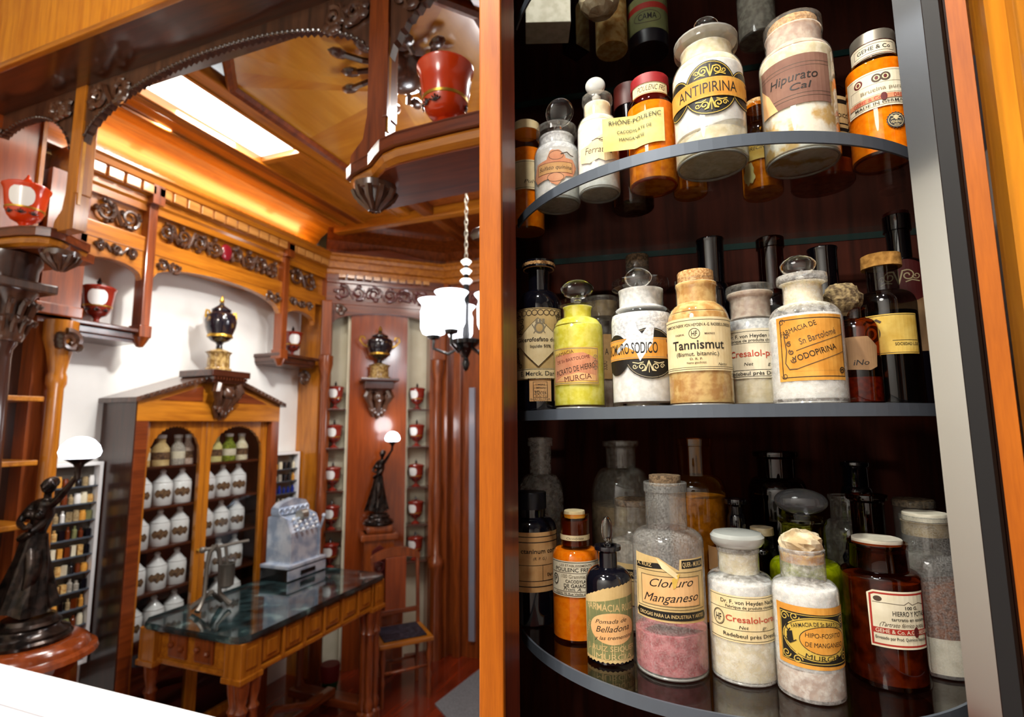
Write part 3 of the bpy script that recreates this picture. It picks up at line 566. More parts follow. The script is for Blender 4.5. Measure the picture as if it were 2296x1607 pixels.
l = Lab(b, 70, 1.6); l.face([(-30, 186), (-14, 190), (-8, 170), (0, 160), (16, 182), (26, 176), (22, 140), (6, 118), (-6, 100), (-14, 122), (-36, 134), (-60, 120), (-62, 128), (-34, 150)], 'powder_mist'); l.done('dried_crust')
b = Bot('glass_bottle', 'tan powder bottle with cork and cream label printed with dark bold name', 1574, ZM, y=.548)
b.shell(std(69, 178, 45, 232, 276, 294, 47, 'band'), 'clear', seg=50); b.fill('powder_tan', 8, 210); b.fill('powder_tan', 212, 284, 'powder_residue', inset=2.4); b.cork(40, 286, 312, rough=.6); basering(b, 69)
l = Lab(b, 69); l.rect(-92, 76, 92, 194, 'paper_cream'); [l.line([(-92, y), (92, y)], w, 'ink') for y, w in ((188, 1.3), (84, 1), (80, 1))]; l.text('CHEMISCHE FABRIK VON HEYDEN A.-G. RADEBEUL-DRESDEN', 0, 174, 168, 6.5, 'ink', .01)
l.ring(-8, 158, 11, 11, 1.2, 'ink'); l.text('HF', -8, 152, 12, 12, 'ink', .005); l.text('FABRIK', -40, 155, 22, 4, 'inkb'); l.text('MARKE', 24, 155, 22, 4, 'inkb'); l.text('Tannismut', -2, 124, 116, 20, 'ink', .012); l.text('(Bismut. bitannic.)', -4, 109, 92, 9, 'ink', .004); l.text('D. R. P.', -6, 100, 26, 4.5, 'inkb'); l.text('Name geschützt', -6, 92, 40, 4, 'inkb'); l.text('Netto', 50, 87, 22, 6, 'ink', 0, .3); l.done()
b = Bot('glass_bottle', 'pinkish bottle with cream label and red lettering behind the cork topped tan bottle', 1697, ZM, y=.595)
b.shell(std(56, 158, 44, 204, 252, 278, 51), 'dusty', seg=44); b.fill('powder_creamp', 8, 156); b.fill('powder_mist', 158, 196, 'powder_residue', inset=2); b.fill('powder_pinkw', 202, 262, 'cork_plug', inset=2.4)
l = Lab(b, 56); l.rect(-70, 62, 74, 172, 'paper_ivory'); [l.line([(-70, y), (74, y)], 1.1, 'ink') for y in (166, 140, 80, 66)]; l.text('Dr. F. von Heyden Nachf.', 4, 152, 118, 8, 'ink'); l.text('Fabrique de produits chimiques', 4, 143, 118, 6, 'ink'); l.text('Cresalol-para', 4, 110, 112, 14, 'inkr', .01); l.text('Net         gr.', 10, 90, 60, 7, 'ink', 0, .2); l.text('Radebeul près Dresde', 4, 69, 118, 8, 'ink'); l.done()
b = Bot('glass_bottle', 'white powder bottle with orange label tilted lettering and round clear stopper', 1819, ZM, y=.545)
b.shell(std(76, 186, 41, 230, 280, 298, 53), 'frost', seg=52); b.fill('powder_white', 12, 70); b.fill('powder_greyw', 70, 200, 'powder_residue', inset=2.0); b.fill('powder_creamp', 226, 280, 'neck_residue', inset=2.4); b.oval(300, 350, 39, 26, thick=.5, dx=-5); basering(b, 76)
l = Lab(b, 76); l.rect(-62, 50, 84, 194, 'paper_orange'); l.frame(-52, 58, 82, 186, 2, 'ink'); l.spiral(-48, 182, 8, 1.2, 0, 'inkb', 1.6); l.spiral(-48, 62, 8, 1.2, 3, 'inkb', 1.6)
l.text('FARMACIA DE', -14, 160, 76, 11, 'ink', 0, 0, .28); l.text('Sn Bartolomé', 26, 140, 78, 14, 'inkb', 0, .1, .3); l.text('YODOPIRINA', 18, 104, 92, 13, 'ink', .004, 0, .30); l.frame(-36, 70, 200, 71, .1, 'ink')
l.line([(-20, 116), (80, 150)], 1.4, 'inkb'); l.line([(-20, 76), (80, 112)], 1.4, 'inkb'); l.line([(-44, 150), (-40, 118), (-44, 90), (-36, 76), (-20, 76)], 2, 'inkb'); [l.spiral(-38+i*4, 150-i*18, 6, 1.3, i, 'inkb', 1.8) for i in range(4)]; l.spiral(72, 70, 8, 1.6, 0, 'ink', 2.4); l.done()
b = Bot('amber_bottle', 'brown bottle with peeled silvery label and crumbling rock-like cork', 1936, ZM, y=.568)
b.shell(std(42, 168, 20, 196, 216, 220, 22), 'brown'); b.fill('powder_rust', 6, 60); b.crumple(40, 208, 284, 'rock', 'cork', 4, .34, dx=-24)
l = Lab(b, 42); l.face([(-58, 80), (20, 74), (36, 82), (40, 128), (20, 150), (-10, 150), (-50, 150)], 'paper_browny'); l.text('iNo', 4, 86, 30, 12, 'ink', .006, .2); l.done()
b = Bot('dark_bottle', 'dark blue bottle with cloth tied cap and crested tan label', 2006, ZM, y=.608)
b.shell(std(60, 228, 31, 262, 318, 326, 33), 'smoke'); b.fill('inkdark', 6, 210, 'liquid'); b.cork(40, 318, 348, 'cloth', 'cloth_cap', rough=.8)
l = Lab(b, 60); l.rect(-80, 110, 64, 200, 'paper_gold'); l.frame(-78, 113, 62, 197, 1.2, 'ink'); l.line([(8, 140), (62, 140)], 1.2, 'ink'); l.ell(-28, 158, 16, 20, 'inkb'); l.ell(-30, 158, 11, 14, 'paper_old'); l.ell(-30, 158, 6, 9, 'inkb'); l.line([(-46, 182), (-38, 188), (-28, 184), (-18, 188), (-10, 182)], 5, 'inkb'); l.text('SOCIEDAD L.DE M', 40, 129, 56, 6, 'ink'); l.done()
def back(nm, label, px, zs, y, prof, glass, fillm=None, fh=80, capm=None, capr=20, ch=(0, 0), cat='bottle', top=None):
    b = Bot(nm, label, px, zs, y=y, cat=cat); k = (b.py-top)/max(max(h for r, h in prof), ch[1]) if top else 1; b.k = k
    b.shell([(r, h*k) for r, h in prof], glass)
    if fillm: b.fill(fillm, 6, fh*k)
    if capm: b.cork(capr, ch[0]*k, ch[1]*k, capm, 'cap')
    return b
b = back('dark_bottle', 'tall dark bottle with ornate arched label at the right end of the middle shelf', 2052, ZM, .69, std(58, 300, 24, 366, 440, 482, 28, 'band'), 'navy', capm='brcap', capr=26, ch=(470, 490), top=455)
l = Lab(b, 58); l.rect(-60, 120, 60, 280, 'paper_browny'); l.ell(0, 280, 60, 50, 'inkm'); l.scroll(-6, 292, 40, 20, 'inkp', 2.5); l.done()
back('dark_bottle', 'dark long necked bottle behind the round stoppered white bottle', 1872, ZM, .66, std(45, 190, 30, 250, 366, 372, 32), 'navy', top=542)
b = back('dark_bottle', 'grey green bottle with scroll label behind the pinkish bottle', 1752, ZM, .645, std(44, 200, 27, 270, 370, 396, 30, 'band'), 'deep', top=517)
l = Lab(b, 44); l.rect(-44, 60, 44, 190, 'paper_browny'); l.ell(0, 190, 42, 40, 'inkbl'); l.scroll(0, 198, 28, 16, 'inkp', 2); l.done()
back('dark_bottle', 'dark grey tall bottle rising behind the cork topped tan bottle', 1612, ZM, .66, std(40, 240, 30, 300, 405, 412, 32), 'navy', top=520)
back('glass_bottle', 'dusty corked bottle behind the torn label crystal jar', 1441, ZM, .685, std(37, 230, 27, 290, 330, 345), 'dusty', 'powder_beige', 200, 'oldcork', 26, (330, 362), top=559)
# ------------------------------------------------------------------ lower shelf
b = Bot('dark_bottle', 'black capped dark bottle with tan label at the left end of the lower shelf', 1192, ZB, 1385)
b.shell(std(60, 195, 34, 232, 252, 256), 'navy', seg=44); b.cork(37, 250, 288, 'blkcap', 'cap', rough=.1)
l = Lab(b, 60); l.rect(-80, 74, 76, 204, 'paper_tanl'); [l.line([(-80, y), (76, y)], w, 'ink') for y, w in ((194, 2), (182, 2), (132, 1.2), (98, 1.5), (86, 2))]; l.text('ctaninum comp.', 26, 158, 96, 10, 'ink', .012); l.text('(R. P. G.)', 20, 144, 30, 6, 'inkb', 0, .2); l.line([(26, 132), (26, 98)], 1, 'ink'); l.text('Darmst.', 52, 108, 30, 6, 'ink', .02); l.done()
b = Bot('amber_bottle', 'orange bottle with brown neck and cream label beside the small black bottle', 1294, ZB, 1424)
b.shell(std(53, 174, 32.5, 204, 262, 278, 33), 'amber', seg=44); b.fill('powder_orangep', 6, 196); b.cork(24, 268, 284, 'paper_cream', 'cork_paper', rough=.7); b.fill('brcap', 206, 262, 'neck_plug', inset=2)
l = Lab(b, 32.5, .8); l.rect(-50, 219, 50, 231, 'paper_cream'); l.text('Cacodylate', 0, 222, 40, 5, 'inkb', 0, .4); l.done('neck_band')
l = Lab(b, 53); l.rect(-66, 100, 66, 178, 'paper_ivory'); l.frame(-63, 103, 63, 175, 1.4, 'ink'); l.text('LES ETABLISSEMENTS', 0, 166, 74, 5, 'inkb'); l.text('POULENC FRERES', 0, 155, 98, 8.5, 'ink'); l.line([(-60, 152), (60, 152)], 1, 'inkb'); l.text('100 Grammes', -4, 141, 56, 8, 'inkgr'); l.text('CACODYLATE', 4, 131, 54, 6.5, 'ink', .012); l.text('DE GAIACOL', 4, 121, 62, 7.5, 'ink', .012); l.text('Prom. A.', -8, 114, 40, 7, 'ink', 0, .4); l.line([(-60, 112), (60, 112)], 1, 'inkb'); l.text('PARIS, 92 Rue Vieille du Temple', 0, 105, 96, 4.5, 'inkb'); l.ring(-49, 136, 7, 11, 2, 'ink'); l.text('P', -49, 131, 6, 11, 'ink', .01); l.done()
b = Bot('dark_bottle', 'small black bottle with torn greenish scalloped label and flat upright stopper', 1369, ZB, 1473)
b.shell(std(52, 172, 21, 204, 242, 252, 31), 'navy', seg=44); b.oval(252, 320, 13, 31, thick=.55, neck=6, mat='solid')
l = Lab(b, 52)
top = [(-70+i*5.2+(1.5 if i % 2 else -1.5), 138+ (i*2.4 if i < 12 else 28+(i-12)*1.0)+(3 if i % 2 else 0)) for i in range(28)]; bot_ = [(72-i*5.2, 6+(3 if i % 2 else 0)) for i in range(28)]
l.face(top+bot_, 'paper_old'); l.face([(-66, 14), (68, 14), (68, 150), (20, 146), (-66, 128)], 'paper_green'); l.text('FARMACIA RUIZ', 4, 118, 120, 15, 'paper_old', .01); l.ell(8, 80, 54, 34, 'paper_peach'); l.text('Pomada de', 4, 92, 72, 9, 'ink', 0, .4, .08); l.text('Belladona', 8, 74, 78, 13, 'ink', 0, .4, .08); l.text('y las trementina', 10, 58, 90, 8, 'ink', 0, .4, .08)
l.text('J. RUIZ SEIQUER', 4, 32, 118, 11, 'paper_old', .01); l.text('MURCIA', 10, 14, 84, 12, 'paper_old', 0); l.text('DROGUERIA', -52, 70, 44, 8, 'paper_old', 0, 0, 1.2); l.done()
b = Bot('glass_bottle', 'large clear bottle holding pink salt with torn tan label and cork', 1508, ZB, 1495)
b.shell(std(79, 286, 46, 316, 400, 424, 49, 'band'), 'speck', seg=56); b.fill('powder_rose', 10, 92, 'pink_salt', tilt=.06); b.cork(36, 416, 440, 'oldcork', rough=.6); basering(b, 79)
l = Lab(b, 79); l.face([(-84, 126), (88, 122), (90, 262), (24, 260), (22, 236), (-20, 262), (-82, 268)], 'paper_old')
l.face([(-80, 246), (-22, 250), (-10, 240), (-10, 238), (-80, 234)], 'inkbl'); l.rect(28, 240, 86, 258, 'inkbl'); l.text('A. RUIZ', -56, 240, 40, 8, 'paper_old'); l.text('QUER.- MURCIA', 57, 244, 54, 10, 'paper_old'); l.frame(-78, 152, 84, 232, 1, 'ink'); l.frame(-64, 158, 70, 222, 1, 'inkb'); l.rect(-62, 160, 68, 220, 'paper_peach')
l.text('Cloruro', 6, 200, 96, 18, 'ink', 0, .45, .05); l.text('Manganeso', 4, 168, 124, 18, 'ink', 0, .45, .05); l.face([(-76, 130), (84, 128), (88, 136), (84, 146), (-76, 148), (-82, 139)], 'inkbl'); l.text('DROGAS PARA LA INDUSTRIA Y ARTES', 4, 134, 150, 7.5, 'paper_old'); l.face([(-26, 262), (-8, 252), (22, 226), (16, 218), (-14, 240)], 'paper_cream')
l.face([(6, 218), (24, 232), (14, 200), (8, 196)], 'paper_gold'); l.done()
b = Bot('glass_bottle', 'cream powder bottle with flat disc stopper and label with red lettering', 1670, ZB, 1510)
b.shell(std(70, 208, 44, 230, 276, 288, 46, 'band'), 'frost', seg=52); b.fill('powder_creamp', 8, 150); b.fill('powder_greyw', 150, 212, 'powder_residue', inset=2.4); b.fill('powder_creamp', 230, 274, 'neck_residue', inset=2.4)
b.lath([(0, 288), (46, 288), (52, 292), (58, 302), (58.5, 312), (52, 320), (30, 324), (0, 323)], 'rimglass', 'stopper', seg=44); basering(b, 70)
l = Lab(b, 70); l.rect(-76, 92, 92, 192, 'paper_cream'); [l.line([(-76, y), (92, y)], 1.1, 'ink') for y in (188, 162, 118, 96)]; l.text('Dr. F. von Heyden Nachf.', 20, 174, 126, 8.5, 'ink'); l.text('Fabrique de produits chimiques', 26, 165, 116, 6, 'ink'); l.ring(-50, 140, 14, 17, 1.2, 'ink'); l.ring(-50, 140, 12, 15, .8, 'ink'); l.text('HF', -50, 132, 14, 15, 'ink'); l.text('Cresalol-orto', 26, 136, 118, 13, 'inkr', .01); l.text('Net         gr.', 24, 122, 60, 7, 'ink', 0, .2); l.text('Radebeul près Dresde', 22, 103, 124, 8, 'ink'); l.done()
b = Bot('glass_bottle', 'greyish white bottle with crumpled paper stopper and oval black and gold label', 1820, ZB, 1549)
b.shell(std(69, 226, 47, 252, 310, 324, 48, 'band'), 'frost', seg=52); b.fill('powder_pinkw', 8, 64, tilt=.06); b.fill('powder_greyw', 66, 238, 'powder_residue', inset=2.6); b.fill('powder_tan', 292, 312, 'stain', inset=2.4)
b.crumple(44, 306, 366, 'crumple', 'paper_stopper', 12, .42)
l = Lab(b, 69); l.rect(-68, 74, 104, 206, 'paper_orange'); l.face([(-58, 84), (96, 80), (96, 190), (-58, 192)], 'inkbl'); l.frame(-56, 86, 94, 188, 1.4, 'inkg'); [l.spiral(x, y, 10, 1.4, 0, 'inkg', 2, d) for x, y, d in ((-46, 178, 1), (-46, 98, -1), (84, 178, -1), (84, 98, 1), (-24, 182, -1), (-22, 90, 1))]
l.ell(22, 138, 74, 47, 'inkg'); l.ring(22, 138, 71, 44, 1.4, 'ink'); l.ell(36, 136, 52, 30, 'paper_orange'); l.ring(36, 136, 52, 30, 1.6, 'ink'); l.text('FARMACIA DE Sn BARTOLOME', 28, 167, 118, 9, 'ink', .008, 0, 0, 150); l.text('HIPO-FOSFITO', 34, 142, 78, 10, 'ink', 0, .1); l.text('DE MANGANESO', 36, 122, 84, 10, 'ink', 0, .1); l.text('MURCIA', 30, 93, 76, 11, 'ink', 0, 0, .0, -170)
l.line([(-38, 164), (-44, 156), (-38, 148), (-34, 154)], 2.6, 'ink'); l.face([(-42, 146), (-30, 150), (-28, 128), (-42, 126)], 'ink'); [l.line([(-36, 122), (-50+i*7, 136-abs(i-2)*2)], 2, 'ink') for i in range(5)]; l.done()
b = Bot('amber_jar', 'dark brown wide mouthed jar with white and red label and paper sealed top', 1993, ZB, 1519, cat='jar')
b.shell(std(78, 234, 58, 248, 298, 310, 59, 'band'), 'brown', seg=52); b.fill('powder_scale', 10, 226, 'dark_scales', inset=4); b.cork(50, 304, 316, 'paperw', 'paper_seal', rough=.8)
m = MB(); m.lathe([(r*b.s, h*b.s) for r, h in ((58, 249), (57.2, 290), (40, 292))], seg=40, capb=False, capt=False); m.build('neck_lining', 'deep', b.root)
l = Lab(b, 78); l.face([(-26, 92), (92, 92), (92, 214), (-16, 214), (-28, 206)], 'paper_ivory'); l.line([(-22, 98), (90, 98), (90, 208), (-14, 208), (-22, 204)], 4, 'inkred', True); l.ell(-8, 196, 8, 6, 'inkb'); l.line([(-18, 188), (10, 188), (40, 186), (50, 192), (58, 186), (74, 190), (88, 186)], 1.2, 'inkb')
l.text('100 G.', 56, 176, 28, 6.5, 'ink', .02); l.text('HIERRO Y POTASA', 56, 162, 78, 10, 'ink', .01); l.text('tartrato en escamas', 54, 151, 80, 7, 'ink'); l.text('(Tartrato férrico potás.)', 40, 138, 96, 9, 'inkb', 0, .5); l.rect(-20, 122, 88, 134, 'inkred'); l.text('GEHE & Co. A.G.', 22, 124, 76, 8, 'paper_ivory', .01); l.text('DRESDEN', 80, 124, 30, 8, 'paper_ivory', .01); l.ell(62, 128, 6, 11, 'inkm'); l.text('Envasado por Prod. Químicos Reunidos', 36, 110, 106, 6.5, 'ink'); l.done()
b = Bot('glass_bottle', 'clear bottle layered with brown powder over white, beside the polished post', 2108, ZB, 1496)
b.shell(std(70, 230, 49, 262, 330, 346, 51, 'band'), 'speck', seg=44); b.fill('paperw', 8, 84, 'white_powder'); b.fill('powder_rust', 84, 186, 'brown_powder', tilt=.25); b.cork(44, 334, 352, 'paperw', 'paper_seal', rough=.7); b.fill('powder_beige', 300, 332, 'cork_plug', inset=2.4)
b = Bot('glass_bottle', 'yellow green bottle with big grey disc stopper behind the crumpled paper stopper', 1820, ZB, 1464)
b.shell(std(76, 186, 46, 214, 296, 308, 51), 'yellowg', seg=44); b.fill('powder_lime', 110, 206, 'lime_crust', inset=2); b.fill('powder_limed', 8, 110, 'dark_residue', inset=2); b.oval(314, 376, 56, 31, mat='greyglass', thick=.5, neck=14)
# rows behind on the lower shelf
b = back('glass_jar', 'wide dusty corked jar with dark striped label behind the large clear bottle', 1412, ZB, .655, std(52, 190, 44, 204, 250, 262, 46, 'band'), 'dusty', 'powder_dirty', 175, 'oldcork', 42, (248, 262), 'jar', top=1112)
l = Lab(b, 52); l.rect(-60, 60, 60, 150, 'paper_old'); l.rect(-60, 118, 60, 138, 'inkbl'); l.text('SEIQUER.- MURCIA', 0, 123, 100, 10, 'paper_old'); l.line([(-60, 112), (60, 112)], 1.4, 'ink'); l.done()
back('glass_flask', 'round beige flask with flared lip against the dark back panel', 1388, ZB, .727, std(70, 260, 34, 345, 400, 414, 42), 'dusty', 'powder_beige', 250, cat='flask', top=976)
back('glass_flask', 'amber yellow flask with wide neck against the dark back panel', 1552, ZB, .715, std(64, 290, 38, 330, 400, 420, 41, 'band'), 'amber', 'powder_beige', 280, cat='flask', top=968)
back('glass_flask', 'grey ghostly flask at the far left behind the black capped bottle', 1210, ZB, .715, std(52, 265, 25, 330, 405, 430, 29, 'band'), 'frost', 'powder_dirty', 200, cat='flask', top=968)
b = back('amber_bottle', 'amber bottle with torn tan label between the large clear and cream bottles', 1614, ZB, .66, std(46, 190, 30, 215, 240, 252), 'brown', 'powder_tan', 60, top=1190)
l = Lab(b, 46); l.rect(-50, 150, 30, 205, 'paper_peach'); l.done(); l = Lab(b, 46); l.rect(-48, 60, 36, 100, 'paper_gold'); l.done()
back('dark_bottle', 'dark brown bottle with wide mouth standing high at the back of the lower shelf', 1730, ZB, .748, std(62, 290, 40, 330, 380, 392, 48), 'deep', top=1001)
back('dark_bottle', 'small dark bottle with glassy lip behind the flat disc stopper', 1636, ZB, .69, std(20, 220, 15, 250, 272, 284, 24), 'navy', top=1112)
back('amber_bottle', 'little amber bottle with ragged cork just behind the cream powder bottle', 1690, ZB, .69, std(30, 180, 24, 200, 226, 236), 'deep', None, 0, 'crumple', 25, (230, 248), top=1178)
back('glass_bottle', 'dull grey corked bottle left of the grey disc stopper', 1755, ZB, .685, std(28, 190, 24, 210, 240, 252), 'dusty', 'powder_dirty', 190, top=1172)
back('dark_bottle', 'dark glass with flared clear mouth right of the grey disc stopper', 1924, ZB, .70, std(50, 190, 33, 230, 318, 330, 42), 'deep', top=1101)
back('glass_bottle', 'clear curved bottle behind the grey disc stopper', 1880, ZB, .752, std(52, 200, 34, 250, 300, 312, 38), 'dusty', 'powder_dirty', 40, top=1104)
back('dark_bottle', 'black bottle with pale lip deep in the shadow at the back right', 1905, ZB, .80, std(34, 300, 26, 340, 395, 408, 30), 'navy', top=1026)
back('glass_jar', 'grey brown jar with dusty lid at right of the dark flared glass', 2026, ZB, .72, std(46, 200, 40, 220, 290, 306, 42, 'band'), 'dusty', 'powder_dirty', 190, 'oldcork', 40, (292, 308), 'jar', top=1112)
b = Bot('black_jar', 'round black lidded jar between the yellow green bottle and the brown jar', 1912, ZB, y=.657, cat='jar'); b.shell([(0, 0), (44, 0), (46, 4), (46, 170), (40, 186), (0, 190)], 'black', 'jar_body'); b.lath([(0, 186), (38, 186), (44, 200), (46, 214), (40, 226), (0, 230)], 'navy', 'lid')
# shelf below the lower one, barely seen
for px, y, R, k, lab in ((1445, .60, 46, 'dusty', 'cream jar with dark lid dimly seen under the lower shelf'), (1290, .62, 40, 'navy', 'dark blue bottle dimly seen below the lower shelf edge'), (1180, .66, 34, 'dusty', 'pale dusty bottle in the dark below the lower shelf at left'), (1600, .6, 44, 'deep', 'brown bottle in the dark beneath the lower shelf')):
    b = Bot('glass_bottle', lab, px, ZL, y=y); b.shell(std(R, 120, R*.6, 150, 180, 190), k); b.fill('powder_creamp' if k == 'dusty' else 'powder_rust', 6, 110); b.cork(R*.55, 180, 200, 'brcap', 'cap')
# ------------------------------------------------------------------ pharmacy room: carving helper, ceiling, screen and left wall
def carve(mb, x0, x1, z0, z1, y, T=None, n=3, seed=1, r=None):
    """running acanthus scrolls in relief between x0..x1, z0..z1 (local), standing out towards -y"""
    rnd = random.Random(seed); w = (x1-x0)/n; h = z1-z0; r = r or h*.075
    for i in range(n):
        cx = x0+w*(i+.5); cz = (z0+z1)/2; d = 1 if i % 2 else -1; R = min(h*.44, w*.44)
        pts = [(cx+R*(1-.78*k/22)*cos(-d*pi*.6+d*2*pi*1.5*k/22), y-.2*r, cz+R*(1-.78*k/22)*sin(-d*pi*.6+d*2*pi*1.5*k/22)) for k in range(23)]
        if T: pts = [T @ Vector(p) for p in pts]
        mb.tube(pts, [r*(1-.5*k/22) for k in range(23)], 6)
        for k in range(5):
            a = rnd.uniform(0, 6.28); c = Vector((cx+R*.9*cos(a), y-.3*r, cz+h*.42*sin(a)*.95)); c = T @ c if T else c
            mb.ball(c, r*1.5, (1.3, .6, .9), 6)
        if i < n-1:
            p = [(cx+w*.30, y, cz-d*h*.38), (cx+w*.5, y-r*.4, cz), (cx+w*.7, y, cz+d*h*.38)]; p = [T @ Vector(q) for q in p] if T else p
            mb.tube(p, r*.8, 6)
ceil = base('ceiling'); 
def cp(mb, name, mat, par=ceil): return mb.build(name, mat, par)
m = MB(); m.box(-3.6, 2.2, -2.2, 4.6, 3.26, 3.32); M['ceilgrey'] = paint('slate_ceiling', '#767d88', .8); cp(m, 'ceiling_slab', 'ceilgrey')
m = MB(); m.box(-2.52, -2.235, 1.245, 3.05, 3.1, 3.14); cp(m, 'border_board', 'honeyy')
m = MB(); m.box(-2.30, -2.245, 1.245, 3.0, 3.085, 3.1, bev=.006); cp(m, 'border_moulding', 'redy')
m = MB(); m.box(-2.44, -2.40, 1.245, 3.05, 3.085, 3.1, bev=.006); cp(m, 'border_moulding', 'honeyy')
m = MB(); m.box(-2.225, -1.95, 1.24, 2.07, 3.12, 3.13); cp(m, 'lit_panel', 'glow')
m = MB(); m.box(-2.235, -2.222, 1.245, 3.0, 3.08, 3.14); m.box(-1.95, -1.935, 1.245, 3.0, 3.08, 3.14); cp(m, 'panel_frame', 'honeyy')
m = MB(); m.box(-2.222, -1.95, 2.07, 2.11, 3.09, 3.14, bev=.005); cp(m, 'panel_frame', 'honey')
m = MB(); m.box(-2.222, -1.95, 2.11, 3.0, 3.115, 3.14); cp(m, 'wood_coffer', 'honeyy')
m = MB(); m.box(-1.935, -1.86, 1.245, 3.0, 3.085, 3.14, bev=.01); cp(m, 'coffer_beam', 'honeyy')
oc = [(-1.86, 1.55), (-1.70, 1.38), (-.85, 1.38), (-.70, 1.55), (-.70, 2.3), (-.85, 2.46), (-1.86, 2.46)]
m = MB(); pth = [(x, y, 3.09) for x, y in oc]+[(oc[0][0], oc[0][1], 3.09)]; m.sweep(pth[::-1], [(-.012, 0), (.0, -.012), (.02, -.006), (.03, .012), (.0, .03), (-.012, .03)]); cp(m, 'veneer_frame', 'redx')
ctr = (-1.28, 1.92, 3.17)
for i in range(len(oc)):
    a, b_ = oc[i], oc[(i+1) % len(oc)]; mid = ((a[0]+b_[0])/2, (a[1]+b_[1])/2)
    for j, (p, q) in enumerate(((a, mid), (mid, b_))):
        m = MB(); v = [m.bm.verts.new(k) for k in ((p[0], p[1], 3.105), (q[0], q[1], 3.105), ctr)]; m._f(v); v2 = [m.bm.verts.new((k.co.x, k.co.y, k.co.z+.01)) for k in v]; m._f(v2[::-1])
        for t_ in range(3): m._f([v[t_], v[(t_+1) % 3], v2[(t_+1) % 3], v2[t_]])
        cp(m, 'veneer_wedge', 'veneer' if (i+j) % 2 else 'veneer2')
m = MB(); m.box(-1.86, -.4, 2.46, 2.56, 3.06, 3.14, bev=.012); cp(m, 'cross_beam', 'honey')
m = MB(); m.box(-2.6, -.4, 2.56, 4.0, 3.12, 3.14); cp(m, 'far_coffer', 'red')
for x in (-1.72, -1.15): m = MB(); m.box(x-.04, x+.04, 2.56, 3.9, 3.06, 3.12, bev=.01); cp(m, 'cross_beam', 'redy')
m = MB(); m.box(-2.5, -.4, 3.0, 3.07, 3.05, 3.12, bev=.01); cp(m, 'cross_beam', 'honey')
m = MB(); m.box(-.7, 1.6, 1.245, 2.46, 3.1, 3.14); cp(m, 'far_coffer', 'veneer2')
m = MB()
for k in range(14):
    a = 2*pi*k/14; r0 = .20+.05*(k % 2); c = Vector((-1.12+r0*cos(a), 1.72+r0*sin(a), 3.085)); m.ball(c, .032, (1.3, .8, .5), 8, Matrix.Rotation(a, 3, 'Z'))
    m.tube([(-1.12+.1*cos(a), 1.72+.1*sin(a), 3.10), (-1.12+.17*cos(a+.15), 1.72+.17*sin(a+.15), 3.07), c], .012, 6)
m.lathe([(0, 3.02), (.05, 3.03), (.11, 3.07), (.12, 3.1), (0, 3.11)], (-1.12, 1.72, 0), 20); tag(m.build('ceiling_rosette', 'carved'), 'dark carved leaf rosette on the golden veneered ceiling panel', 'rosette')
# cove between the cornice and the ceiling
m = MB(); cv = [(-2.70, 2.925), (-2.69, 3.0), (-2.65, 3.05), (-2.59, 3.085), (-2.52, 3.10), (-2.52, 3.14), (-2.76, 3.14), (-2.76, 2.925)]
A = [[m.bm.verts.new((x, y, z)) for x, z in cv] for y in (1.245, 3.05)]
for i in range(len(cv)): m._f([A[0][i], A[0][(i+1) % 8], A[1][(i+1) % 8], A[1][i]], i < 4)
cp(m, 'wall_cove', 'honeyy')
# overhead screen: beam, soffit, arches, posts, bracket shelves
tr1 = base('trim_1')
def t1(mb, name, mat): return mb.build(name, mat, tr1)
m = MB(); m.box(-3.2, -.21, .985, 1.01, 2.93, 3.26); t1(m, 'beam_board', 'orange')
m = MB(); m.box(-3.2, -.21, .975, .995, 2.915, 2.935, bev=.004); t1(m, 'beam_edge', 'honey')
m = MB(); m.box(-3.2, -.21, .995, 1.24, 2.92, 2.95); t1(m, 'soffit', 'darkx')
def archboard(cx, hw, zs, rz, x0, x1, ztop, y0, y1, teeth=46, tooth=.010):
    n = teeth*2; top, bt = [], []
    for i in range(n+1):
        x = x0+(x1-x0)*i/n; u = max(-1, min(1, (x-cx)/hw)); z = zs+rz*sqrt(max(0, 1-u*u))
        top.append((x, ztop)); bt.append((x, min(ztop-.004, z+(tooth if i % 2 else 0))))
    m = MB(); m.strip(top, bt, y0, y1); return m
m = archboard(-1.475, .625, 2.68, .205, -2.10, -.855, 2.92, 1.155, 1.18, 50); t1(m, 'serrated_arch', 'carved')
m = archboard(-2.46, .30, 2.62, .24, -2.76, -2.16, 2.92, 1.155, 1.18, 26); t1(m, 'serrated_arch', 'carved')
m = archboard(-.47, .33, 2.62, .25, -.79, -.21, 2.92, 1.155, 1.18, 26); t1(m, 'serrated_arch', 'carved')
def beads(cx, hw, zs, rz, x0, x1, n):
    m = MB(); pts = []
    for i in range(n+1):
        x = x0+(x1-x0)*i/n; u = max(-1, min(1, (x-cx)/hw)); p = (x, 1.152, zs+rz*sqrt(max(0, 1-u*u))+.004); pts.append(p); m.ball(p, .0062, seg=8)
    m.tube(pts, .003, 6); t1(m, 'beaded_edge', 'bead')
M['bead'] = paint('polished_bead', '#3a261c', .12, coat=1)
beads(-1.475, .625, 2.68, .205, -2.09, -.86, 62); beads(-2.46, .30, 2.62, .24, -2.74, -2.17, 28)
for x0, x1, sd in ((-2.08, -1.86, 3), (-1.02, -.87, 5), (-2.72, -2.62, 8), (-2.30, -2.18, 9), (-.78, -.70, 4)):
    m = MB(); carve(m, x0, x1, 2.80, 2.90, 1.15, n=2, seed=sd, r=.011); t1(m, 'carved_scroll', 'carved')
